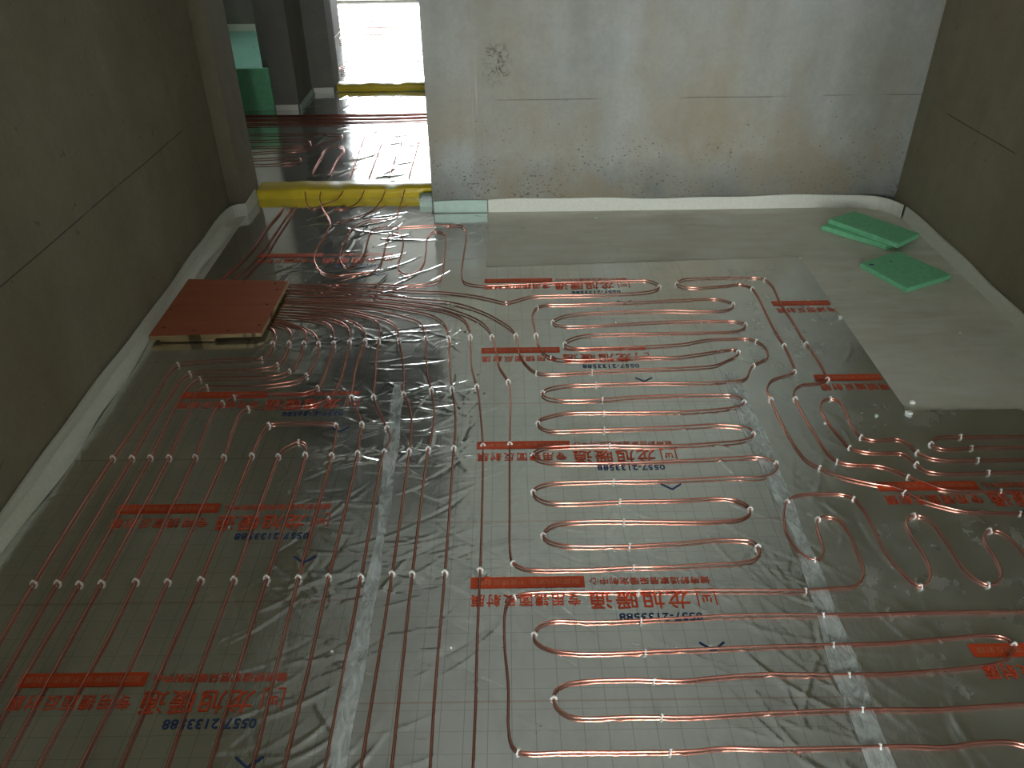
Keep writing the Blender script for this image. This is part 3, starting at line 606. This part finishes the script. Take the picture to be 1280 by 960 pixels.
bounce_film = sheet('reflective_film', span((-1.3, 1.85, .15)), span((-3.95, -.87, .15)), M['film_plain'],
                    'mirror film added in the unseen room behind the camera to bounce light')  # unseen reflector sheet, added to throw window light up to the ceiling

# clear tape over the two seams
def seam(x0, w, y1, label, drift):
    ys = span((-.5, .8, .05), (.8, y1, .012)); us = np.linspace(-.5, .5, 7)
    V = []; F = []
    for y in ys:
        ww = w * (1 + .25 * math.sin(y * 7) + .12 * math.sin(y * 23))
        cx = x0 + drift * (y - 1.5) + .008 * math.sin(y * 5)
        for u in us: V.append((cx + u * ww, y, 0))
    V = np.array(V)
    V[:, 2] = film_h(V[:, 0], V[:, 1]) + .0032 + .0008 * rng.random(len(V))
    n = len(us)
    for i in range(len(ys) - 1):
        for j in range(n - 1): F.append((i * n + j, i * n + j + 1, (i + 1) * n + j + 1, (i + 1) * n + j))
    return tag(mesh('seam_tape', V, F, M['clear_tape'], None, True), label, 'tape', 'clear tape over the film seams')
seam(-.362, .036, 2.30, 'milky clear tape strip running through the parallel tubes', -.015)
seam(.742, .050, 2.35, 'wide crinkled clear tape strip right of the middle serpentine', .018)

# printed bars, slogans and numbers on the film
_glyph = {}
def glyphs(text):
    if text not in _glyph:
        cu = bpy.data.curves.new('lettering', 'FONT')
        cu.body = text; cu.size = 1.0; cu.resolution_u = 2; cu.offset = .006; cu.space_character = 1.0 if len(text) > 7 else 1.16
        ob = bpy.data.objects.new('lettering', cu); COL.objects.link(ob)
        dg = bpy.context.evaluated_depsgraph_get()
        me = ob.evaluated_get(dg).to_mesh()
        v = np.array([p.co[:2] for p in me.vertices]); f = [tuple(p.vertices) for p in me.polygons]
        ob.evaluated_get(dg).to_mesh_clear()
        bpy.data.objects.remove(ob); bpy.data.curves.remove(cu)
        lo, hi = v.min(0), v.max(0)
        _glyph[text] = ((v - lo) / (hi - lo), f)
    return _glyph[text]
def lettering(name, text, x0, x1, y0, y1, mat, parent, z, clip=None):
    """text turned half round so that it reads from the far side; fitted into a box on the film"""
    v, f = glyphs(text)
    X = x1 - v[:, 0] * (x1 - x0); Y = y1 - v[:, 1] * (y1 - y0)
    return flat(name, X, Y, f, mat, parent, z, clip)
def flat(name, X, Y, f, mat, parent, z, clip=None):
    if clip is not None:
        ok = clip(X, Y); f = [q for q in f if all(ok[i] for i in q)]
        used = sorted({i for q in f for i in q})
        if not used: return None
        mp = {u: i for i, u in enumerate(used)}
        X = X[used]; Y = Y[used]; f = [tuple(mp[i] for i in q) for q in f]
    Z = film_h(X, Y) + z
    return mesh(name, np.stack([X, Y, Z], 1), f, mat, parent)
def patch(name, x0, x1, y0, y1, mat, parent, z, clip=None, step=.008):
    xs = np.linspace(x0, x1, max(2, int((x1 - x0) / step))); ys = np.linspace(y0, y1, max(2, int((y1 - y0) / step)))
    X, Y = np.meshgrid(xs, ys); nx = len(xs)
    f = [(i * nx + j, i * nx + j + 1, (i + 1) * nx + j + 1, (i + 1) * nx + j) for i in range(len(ys) - 1) for j in range(nx - 1)]
    return flat(name, X.ravel(), Y.ravel(), f, mat, parent, z, clip)
def print_block(film, x, y, z, clip=None, whole=True):
    patch('printed_bar', x, x + .283, y - .018, y + .018, M['ink_red'], film, z, clip)
    lettering('bar_lettering', '耐腐蚀抗氧化 不变质反射膜', x + .012, x + .271, y - .009, y + .009, M['ink_pale'], film, z + .0006, clip)
    lettering('printed_slogan', '健康舒适家居采暖定制中心', x + .295, x + .595, y - .011, y + .012, M['ink_red'], film, z, clip)
    lettering('printed_title', '专用镜面反射膜', x + .002, x + .270, y - .076, y - .038, M['ink_red'], film, z, clip)
    lettering('printed_name', '龙旭暖通', x + .290, x + .535, y - .088, y - .030, M['ink_red'], film, z, clip)
    # bracketed emblem at the end of the line
    bx, by = x + .552, y - .085
    V = []; F = []
    for (a0, a1, b0, b1) in ((0, .003, .006, .058), (.044, .047, .006, .058), (.030, .044, .055, .058), (.003, .012, .055, .058), (.014, .034, .034, .037), (.022, .026, .018, .034), (.013, .017, .016, .028), (.031, .035, .016, .028)):
        k = len(V); V += [(a0, b0), (a1, b0), (a1, b1), (a0, b1)]; F.append((k, k + 1, k + 2, k + 3))
    V = np.array(V); flat('printed_emblem', bx + V[:, 0], by + V[:, 1], F, M['ink_red'], film, z, clip)
    lettering('printed_number', '0557-2133588', x + .357, x + .555, y - .124, y - .101, M['ink_blue'], film, z, clip)
    # small blue check mark under the number
    cx, cy = x + .56, y - .200
    v = np.array([(-.030, .010), (-.027, .014), (0, -.008), (0, -.014), (.027, .014), (.030, .010)])
    flat('printed_check', cx + v[:, 0], cy + v[:, 1], [(0, 3, 2, 1), (2, 3, 5, 4)], M['ink_blue'], film, z, clip)
for yc in (.857, 1.41, 1.962, 2.514, 3.07): print_block(film_mid, -.110, yc, .0018, lambda X, Y: (X < .76) & (Y < 3.19))
for yc in (.59, 1.144, 1.698, 2.254): print_block(film_left, -1.103, yc, .0014, lambda X, Y: X < -.35)
print_block(film_door, -1.118, 3.345, .0030, lambda X, Y: X < -.11)
def in_right(X, Y): return (X < 1.258) | ((X < 1.86) & (Y < 2.11))
for yc in (1.188, 1.748, 2.308, 2.838): print_block(film_right, 1.029, yc, .0034, in_right)

# ------------------------------------------------------------------ copper-coloured heating tubes
RT = .0029
def dir_at(pts, i): return pts[min(i + 1, len(pts) - 1)] - pts[max(i - 1, 0)]
TUBE_PTS = {}
def tube(key, pts, label, group, r=RT, lift=.0016, zadd=.0):
    P3 = [(p[0], p[1], p[2] if len(p) > 2 else 0.0) for p in pts]
    S = catmull(P3, .012)
    hz = film_h(S[:, 0], S[:, 1])
    k = np.hanning(23)[1:-1]; k /= k.sum()
    if len(hz) > 24:
        hp = np.pad(hz, 3, mode='edge'); hz = np.max([hp[i:i + len(hz)] for i in range(7)], axis=0)
        hp = np.pad(hz, 10, mode='edge'); hz = np.convolve(hp, k, 'valid')
    s = np.concatenate([[0], np.cumsum(np.linalg.norm(np.diff(S, axis=0), axis=1))])
    ph = (abs(hash_(key)) % 100) / 16.0
    up = lift * np.clip(.5 + .3 * np.sin(s * 7 + ph) + .3 * np.sin(s * 3.3 + 2 * ph), 0, 1)
    S[:, 2] += hz + .0022 + r + zadd + up
    # slight hand-laid waver
    S[:, 1] += .0010 * np.sin(s * 9 + ph); S[:, 0] += .0008 * np.sin(s * 7 + ph * 3)
    TUBE_PTS[key] = S
    v, f = sweep(S, r)
    return tag(mesh('heating_tube', v, f, M['tube'], None, True), label, 'tube', group)
def hash_(s):
    h = 7
    for c in s: h = (h * 31 + ord(c)) % 100003
    return h
def ext(pts, start=False, end=False):
    pts = [tuple(p) for p in pts]
    def far(p): return (1.74, p[1]) if p[0] > .9 else (p[0], .15)
    if start: pts = [far(pts[0])] + pts
    if end: pts = pts + [far(pts[-1])]
    return pts
ORD = ['', 'first', 'second', 'third', 'fourth', 'fifth', 'sixth', 'seventh', 'eighth', 'ninth', 'tenth', 'eleventh', 'twelfth', 'thirteenth', 'fourteenth', 'fifteenth', 'sixteenth', 'seventeenth']
G1 = 'parallel tubes fed from the brown board'
for k in (1, 2, 3, 4, 5, 6, 11, 12, 13, 14, 15):
    tube('par%d' % k, ext(TUBE['par%d' % k], start=True), 'straight copper tube, %s from the dark side wall in the parallel run' % ORD[k], G1)
tube('par7_10', ext(ext(TUBE['par7_10'], start=True), end=True), 'copper tube doubling back, seventh and tenth lines of the parallel run', G1)
tube('par8_9', ext(ext(TUBE['par8_9'], start=True), end=True), 'innermost hairpin copper tube, eighth and ninth lines of the parallel run', G1)
tube('par16', ext(TUBE['par16'], start=True), 'long dark copper tube, sixteenth and last line running off the near edge', G1)
tube('mid', TUBE['mid'], 'long copper tube of many bends forming the large middle serpentine', 'serpentine tubes')
tube('top', TUBE['top'], 'copper tube from the doorway, across the film top and round one long loop', 'tubes through the doorway')
tube('door_u', TUBE['door_u'], 'copper tube with two U bends on the crumpled film by the doorway', 'tubes through the doorway')
tube('door_r', TUBE['door_r'], 'short copper tube curving leftward down from the yellow threshold', 'tubes through the doorway')
tube('door_m', TUBE['door_m'], 'shortest copper tube bending just in front of the yellow threshold', 'tubes through the doorway')
tube('door_l', TUBE['door_l'], 'small copper loop turning back under the yellow threshold', 'tubes through the doorway')
for i, w in ((1, 'nearest the dark wall'), (2, 'in the middle'), (3, 'farthest from the dark wall')):
    tube('feed%d' % i, TUBE['feed%d' % i], 'slanting dark tube from threshold to brown board, the one %s' % w, 'feed tubes behind the brown board', r=.004 if i == 1 else RT)
tube('n1', ext(ext(TUBE['n1'], start=True), end=True), 'copper tube zigzagging in tall waves, then returning along the near edge', 'serpentine tubes')
tube('n2', ext(ext(TUBE['n2'], start=True), end=True), 'copper tube of two wide hairpins in the near right foreground', 'serpentine tubes')
tube('ra', ext(ext(TUBE['ra'], start=True), end=True), 'paired dark tube from the far loop slanting down across the right film', 'tubes on the right film')
tube('rb', ext(ext(TUBE['rb'], start=True), end=True), 'inner slanting hairpin tube below the green foam pieces', 'tubes on the right film')
tube('rc', ext(ext(TUBE['rc'], start=True), end=True), 'short blunt hairpin tube nearest the bare cement, leaving at the right', 'tubes on the right film')
for i in range(8):
    p = TUBE['hall_bundle%d' % i]
    tube('hb%d' % i, [(-2.3, p[0][1] + .02)] + [(x, y, .003 * (i % 3)) for x, y in p] + [(1.6, p[-1][1])],
         'copper tube in the straight bundle crossing the passage, %s counted from the near side' % ORD[8 - i], 'tube bundle across the passage', lift=.001, r=.0036)
for k, lb in (('a', 'upright copper hairpin on the glaring passage film'), ('b', 'copper tube bending right beside the pale wall end in the passage'),
              ('c', 'copper tube rising then running right just before the passage bundle'), ('d', 'small copper hook on the crumpled part of the passage film'),
              ('e', 'upper narrow dark hairpin tube in the dim passage corner'), ('f', 'lower narrow dark hairpin tube in the dim passage corner'),
              ('g', 'dark tube between the two hairpins with a slanting tip in the passage')):
    tube('hall_' + k, TUBE['hall_' + k], lb, 'tubes on the passage film')
# farthest room
def serp(xa, xb, y0, y1, pitch):
    pts = []; y = y0; s = 0
    while y < y1:
        a, b = (xa, xb) if s % 2 == 0 else (xb, xa)
        d = .04 if b > a else -.04
        pts += [(a + d, y), (b - d, y), (b, y + pitch * .5)]; y += pitch; s += 1
    return pts
tube('far1', serp(-1.35, -.62, 6.66, 7.40, .13), 'short serpentine tube just past the second yellow threshold', 'tubes in the farthest room', r=.0042, lift=.0)
tube('far2', serp(-1.55, .4, 7.80, 9.4, .17), 'wide faint serpentine tube near the blazing far end', 'tubes in the farthest room', r=.0042, lift=.0)
for i in range(3):
    tube('far3%d' % i, [(-.75 + .1 * i, 7.50 + .03 * i), (-.3, 7.52 + .03 * i), (1.5, 7.50 + .03 * i)], 'thin tube of the short bundle in the farthest room, %s from the near side' % ORD[i + 1], 'tubes in the farthest room', r=.0042, lift=.0)
for i in range(3):
    tube('far4%d' % i, [(-.55 + .12 * i, 6.55), (-.42 + .13 * i, 6.9), (-.2 + .12 * i, 7.2), (.2, 7.40 - .04 * i), (1.4, 7.42 - .04 * i)], 'curved tube sweeping right behind the second threshold, %s from its near end' % ORD[i + 1], 'tubes in the farthest room', r=.0042, lift=.0)

# ------------------------------------------------------------------ white clips
def clip_mesh():
    mb = MB()
    a = np.linspace(-.25, math.pi + .25, 11)
    arc = np.stack([.0074 * np.cos(a), np.zeros_like(a), .0020 + .0078 * np.sin(a)], 1)
    leg1 = np.array([[.0074, 0, -.004]]); leg2 = np.array([[-.0074, 0, -.004]])
    v, f = sweep_any(np.vstack([leg1, arc, leg2]), .0023, 6)
    mb.add([tuple(p) for p in v], f)
    mb.box(-.0032, .0032, -.0040, .0040, .0092, .0118)      # flat head
    for s in (-1, 1): mb.box(s * .0074 - .0036, s * .0074 + .0036, -.0030, .0030, -.0008, .0012)   # barbs
    me = bpy.data.meshes.new('tube_clip')
    me.from_pydata([tuple(map(float, p)) for p in mb.v], [], mb.f); me.update()
    me.materials.append(M['clip'])
    me.polygons.foreach_set('use_smooth', np.ones(len(me.polygons), dtype=bool))
    return me
def sweep_any(P, r, sides):
    P = np.asarray(P, float); T = np.gradient(P, axis=0); T /= np.linalg.norm(T, axis=1)[:, None]
    N = np.tile([0, 1.0, 0], (len(P), 1)); B = np.cross(T, N)
    a = np.linspace(0, 2 * math.pi, sides, endpoint=False)
    v = (P[:, None] + r * (np.cos(a)[None, :, None] * N[:, None] + np.sin(a)[None, :, None] * B[:, None])).reshape(-1, 3)
    f = [(i * sides + j, i * sides + (j + 1) % sides, (i + 1) * sides + (j + 1) % sides, (i + 1) * sides + j) for i in range(len(P) - 1) for j in range(sides)]
    f += [tuple(range(sides - 1, -1, -1)), tuple((len(P) - 1) * sides + j for j in range(sides))]
    return v, f
CLIP_ME = clip_mesh()
ALLP = np.vstack(list(TUBE_PTS.values()))
ALLD = np.vstack([np.gradient(p, axis=0) for p in TUBE_PTS.values()])
CL = {'near': ('white clip in the nearest row across the parallel tubes, %s from the dark wall', 'nearest clip row'),
      'midrow': ('white clip in the middle row across the parallel tubes, %s from the dark wall', 'middle clip row'),
      'far': ('small white clip in the row beside the brown board, %s from the board', 'clip row beside the board'),
      'lturn': ('white clip at a left-hand bend below the brown board, %s counting away from it', 'clips at the left bends'),
      'rturn': ('white clip at a right-hand bend below the brown board, %s counting away from it', 'clips at the right bends'),
      'mrow': ('white clip between the board row and the middle row, %s counted from the left', 'clips in the uneven row'),
      'mleft': ('white clip on the left bends of the serpentines, %s from the far end', 'clips at the serpentine left bends'),
      'mright': ('white clip on the right bends of the middle serpentine, %s from the far end', 'clips at the serpentine right bends'),
      'mcol': ('white clip in the column down the middle of the serpentines, %s from the far end', 'clip column in the serpentine'),
      'rcol': ('white clip over the wide crinkled tape strip, %s from the far end', 'clips along the right seam'),
      'wave': ('white clip at a crest or trough of the waving right tube, %s in order', 'clips on the waving tube'),
      'run': ('white clip on the paired slanting tubes, %s from their far loop', 'clips on the slanting tubes'),
      'ne': ('white clip on the hairpins nearest the bare cement, %s in order', 'clips on the right hairpins')}
def jitter(i, s): return ((hash_('%s%d' % (s, i)) % 1000) / 1000.0 - .5)
for k, pts in CLIP.items():
    lab, grp = CL[k]
    for i, (x, y) in enumerate(pts):
        d2 = (ALLP[:, 0] - x) ** 2 + (ALLP[:, 1] - y) ** 2
        j = int(np.argmin(d2)); p = ALLP[j]; t = ALLD[j]
        o = bpy.data.objects.new('tube_clip', CLIP_ME); COL.objects.link(o)
        o.location = (p[0], p[1], p[2] - .0022)
        o.rotation_euler = (0.25 * jitter(i, k + 'a'), 0.3 * jitter(i, k + 'b'), math.atan2(t[1], t[0]) - math.pi / 2 + .5 * jitter(i, k))
        q = .78 + .16 * jitter(i, k + 'c'); o.scale = (q, q, q)
        tag(o, lab % ORD[i + 1], 'clip', grp)

# ------------------------------------------------------------------ foam edge strips
def strip(path, h, t, mat, label, parent=None, name='edge_strip', wob=.004):
    P = np.asarray(path, float)
    P = np.hstack([P, np.zeros((len(P), 1))]) if P.shape[1] == 2 else P
    S = catmull(P, .05)
    s = np.concatenate([[0], np.cumsum(np.linalg.norm(np.diff(S, axis=0), axis=1))])
    T = np.gradient(S, axis=0); T /= np.linalg.norm(T, axis=1)[:, None]
    N = np.stack([-T[:, 1], T[:, 0], 0 * T[:, 0]], 1)
    V = []; F = []
    for i in range(len(S)):
        hh = h + wob * math.sin(s[i] * 5.1) + .6 * wob * math.sin(s[i] * 13.7)
        lean = .3 * wob * math.sin(s[i] * 3.3)
        a = S[i]; b = S[i] + N[i] * t
        for q, z in ((a, .001), (a + N[i] * lean, hh), (b + N[i] * lean, hh), (b, .001)): V.append((q[0], q[1], z))
    n = len(S)
    for i in range(n - 1):
        for j in range(4): F.append((i * 4 + j, i * 4 + (j + 1) % 4, (i + 1) * 4 + (j + 1) % 4, (i + 1) * 4 + j))
    F += [(3, 2, 1, 0), tuple((n - 1) * 4 + j for j in range(4))]
    o = mesh(name, V, F, mat, parent)
    return tag(o, label, 'edge strip', 'foam edge strips') if label else o
es = strip([(-1.366, -.6), (-1.366, 1.0), (-1.366, 2.2), (-1.366, 3.4), (-1.364, 3.70), (-1.352, 3.80), (-1.325, 3.824), (-1.300, 3.829), (-1.294, 3.855), (-1.294, 3.95), (-1.294, 4.02)],
           .066, .008, M['foam_white'], 'long whitish foam strip along the dark left wall, bending into the doorway')
# its plastic skirt folded out over the floor
ys = span((-.55, .8, .1), (.8, 3.66, .03)); V = []; F = []
for i, y in enumerate(ys):
    e = .030 + .010 * math.sin(y * 4.0) + .006 * math.sin(y * 11)
    for u, z in ((0, .034), (.25, .014), (.6, .0075), (1.0, .0065)): V.append((-1.365 + e * u, y, z + .002 * math.sin(y * 17 + u * 3)))
for i in range(len(ys) - 1):
    for j in range(3): F.append((i * 4 + j, i * 4 + j + 1, (i + 1) * 4 + j + 1, (i + 1) * 4 + j))
mesh('plastic_skirt', V, F, M['foam_white'], es, True)
strip([(-.374, 3.828), (-.24, 3.828), (-.112, 3.827)], .060, .008, M['foam_pale'], 'short pale green strip at the wall corner right of the doorway')
strip([(-.106, 3.828), (.8, 3.826), (1.60, 3.826), (1.72, 3.818), (1.80, 3.790), (1.852, 3.735), (1.872, 3.69)], .066, .009, M['foam_white'], 'whitish foam strip along the lit back wall, curving at the corner')
strip([(1.880, 3.672), (1.884, 3.4), (1.884, 2.2), (1.884, 1.0), (1.884, -.6)], .062, .009, M['foam_white'], 'straight whitish foam strip along the right wall')
strip([(-1.588, 5.688), (-1.51, 5.688), (-1.435, 5.688)], .040, .008, M['foam_white'], 'small white strip at the foot of the pillar in the passage', wob=.001)
strip([(-1.416, 5.70), (-1.416, 5.9), (-1.416, 6.10)], .040, .008, M['foam_pale'], 'dim strip along the flank of the pillar in the passage', wob=.001)
strip([(-1.412, 6.128), (-1.35, 6.128), (-1.27, 6.128)], .040, .008, M['foam_white'], 'small white strip left of the second threshold', wob=.001)
strip([(-3.1, 8.338), (-2.4, 8.338), (-1.74, 8.338)], .09, .010, M['foam_white'], 'pale strip at the far end of the green floored side room', wob=.001)

# ------------------------------------------------------------------ taped thresholds
def threshold(x0, x1, y0, y1, h, label, short=0.0):
    t = tag(empty('door_threshold', ((x0 + x1) / 2, y0, 0)), label, 'threshold', 'yellow taped thresholds')
    cx = (x0 + x1) / 2
    MB().box(x0 - cx, x1 - cx, 0, y1 - y0, .001, h - .002).build('foam_core', M['foam_green'], t)
    xs = np.linspace(x0 - cx, x1 - cx, 60); V = []; F = []
    for i, x in enumerate(xs):
        wv = .0015 * math.sin(x * 21) + .0012 * math.sin(x * 47)
        fr = .003 + .0015 * math.sin(x * 9) + .001 * math.sin(x * 31)
        if short and x > xs[-1] - short: fr = h - .008
        prof = [(-.0035, fr), (-.0045, h * .5 + wv), (-.004, h - .003), (0.0, h + wv), ((y1 - y0) * .5, h + .002 + wv), (y1 - y0, h + wv), (y1 - y0 + .004, h - .004), (y1 - y0 + .004, .015)]
        for (yy, z) in prof: V.append((x, yy, z))
    n = 8
    for i in range(len(xs) - 1):
        for j in range(n - 1): F.append((i * n + j, i * n + j + 1, (i + 1) * n + j + 1, (i + 1) * n + j))
    mesh('yellow_tape', V, F, M['tape'], t, True)
    return t
threshold(-1.295, -.39, 4.035, 4.155, .054, 'low yellow taped threshold across the near doorway', .075)
threshold(-1.25, -.29, 6.165, 6.27, .050, 'second yellow taped threshold farther back, before the blazing room')
tag(MB().prism([(-.452, 3.90), (-.388, 3.90), (-.386, 4.02), (-.446, 4.02)], .004, .036).build('foam_wedge', M['foam_pale'], bevel=.003),
    'small pale green foam wedge at the right end of the near threshold', 'foam piece')

# ------------------------------------------------------------------ brown board over the tubes
bc = Vector((-1.129, 2.828, .0))
bd = tag(empty('plywood_board', bc), 'square reddish brown plywood board lying over the tube ends', 'board')
poly = [(-1.337, 3.064), (-.917, 3.034), (-.924, 2.612), (-1.336, 2.598)]
poly = [(x - bc.x, y - bc.y) for x, y in poly][::-1]
MB().prism(poly, .019, .0352).build('plywood_core', M['ply_edge'], bd)
MB().prism([(x * .997, y * .997) for x, y in poly], .0350, .0362).build('face_sheet', M['ply_face'], bd)
MB().box(-.17, .03, -.226, -.206, .0085, .019).build('batten', M['ply_edge'], bd)
for (hx, hy) in ((-.965, 3.012), (-.945, 2.955), (-.955, 2.83), (-.945, 2.67), (-1.30, 2.66), (-1.05, 2.63), (-1.18, 2.635), (-1.32, 2.80), (-1.10, 3.03)):
    a = np.linspace(0, 2 * math.pi, 10, endpoint=False); r = .0058
    x, y = hx - bc.x, hy - bc.y
    V = [(x + r * math.cos(t), y + r * math.sin(t), .0365) for t in a] + [(x + r * .5 * math.cos(t), y + r * .5 * math.sin(t), .0362) for t in a]
    F = [(i, (i + 1) % 10, 10 + (i + 1) % 10, 10 + i) for i in range(10)] + [tuple(range(10, 20))]
    mesh('nail_hole', V, F, M['hole'], bd)  # dark disc for a nail hole, its inner shade put into the colour

# ------------------------------------------------------------------ green foam boards
def foam(name, poly, z0, z1, label, mat='foam_green', group='green foam offcuts', cat='foam board'):
    area = sum(poly[i][0] * poly[(i + 1) % len(poly)][1] - poly[(i + 1) % len(poly)][0] * poly[i][1] for i in range(len(poly)))
    if area < 0: poly = poly[::-1]
    return tag(MB().prism(poly, z0, z1).build(name, M[mat], bevel=.003), label, cat, group)
foam('foam_board', [(1.452, 3.559), (1.600, 3.652), (1.816, 3.421), (1.668, 3.328)], .001, .0235, 'lower green foam board of the stacked pair in the corner')
foam('foam_board', [(1.487, 3.578), (1.639, 3.670), (1.838, 3.401), (1.698, 3.293)], .024, .0465, 'upper green foam board of the stacked pair in the corner')
g3 = foam('foam_board', [(1.489, 3.159), (1.693, 3.269), (1.822, 3.035), (1.590, 2.920)], .001, .0225, 'single green foam board lying in front of the stacked pair')
for (sx, sy, r1, r2) in ((1.528, 3.138, .012, .007), (1.622, 3.168, .006, .004)):
    a = np.linspace(0, 2 * math.pi, 12, endpoint=False)
    mesh('ink_spot', [(sx + r1 * math.cos(t), sy + r2 * math.sin(t), .0229) for t in a], [tuple(range(12))], M['ink_blue'], g3)
foam('foam_board', [(-2.48, 5.70), (-1.60, 5.70), (-1.60, 5.73), (-2.48, 5.73)], .001, .276, 'dark green foam board standing upright across the side room opening', group='boards in the passage')
foam('foam_sheet', [(-3.18, 5.90), (-1.73, 5.90), (-1.73, 8.33), (-3.18, 8.33)], .001, .03, 'pale speckled green foam covering the side room floor', 'foam_floor', group='boards in the passage')

# ------------------------------------------------------------------ crumbs
def crumb(x, y, s, mat, label, seed):
    r = random.Random(seed)
    bm = bmesh.new(); bmesh.ops.create_icosphere(bm, subdivisions=1, radius=s)
    for v in bm.verts: v.co *= r.uniform(.6, 1.25)
    for v in bm.verts: v.co.z *= .55
    me = bpy.data.meshes.new('crumb'); bm.to_mesh(me); bm.free()
    o = link('crumb', me, M[mat]); o.rotation_euler.z = r.uniform(0, 6)
    on = (x < 1.262 and y < 3.2) or y < 2.11
    o.location = (x, y, (float(film_h(np.array([x]), np.array([y]))[0]) + .001 if on else 0) + s * .45)
    tag(o, label, 'crumb', 'foam crumbs on the floor')
CR = [(1.155, 2.085, .007, 'foam_pale', 'pale green crumb between the slanting hairpin and the cut film corner'), (1.07, 1.91, .006, 'foam_pale', 'pale green crumb left of the slanting hairpin clip'),
      (.42, 3.735, .010, 'foam_pale', 'pale crumb on bare cement below the back wall strip'), (1.262, 3.245, .009, 'clip', 'white scrap at the far corner of the cut film'),
      (1.255, 2.72, .009, 'clip', 'white scrap halfway along the cut film edge'), (1.262, 2.098, .012, 'clip', 'white scrap at the near corner of the cut film'),
      (1.30, 2.16, .011, 'clip', 'white smear of plaster just beyond the cut film corner'), (-.77, 1.62, .004, 'clip', 'tiny white fleck between the middle and nearest clip rows'),
      (-.42, 1.21, .004, 'clip', 'tiny white fleck beside the milky tape strip'), (-.148, 1.215, .0035, 'clip', 'tiny white fleck on the last long tube'), (1.66, 2.60, .006, 'clip', 'white fleck on bare cement near the right strip'),
      (.98, 2.05, .005, 'clip', 'tiny white fleck beside the paired slanting tubes')]
for i, (x, y, s, m_, lb) in enumerate(CR): crumb(x, y, s, m_, lb, i)
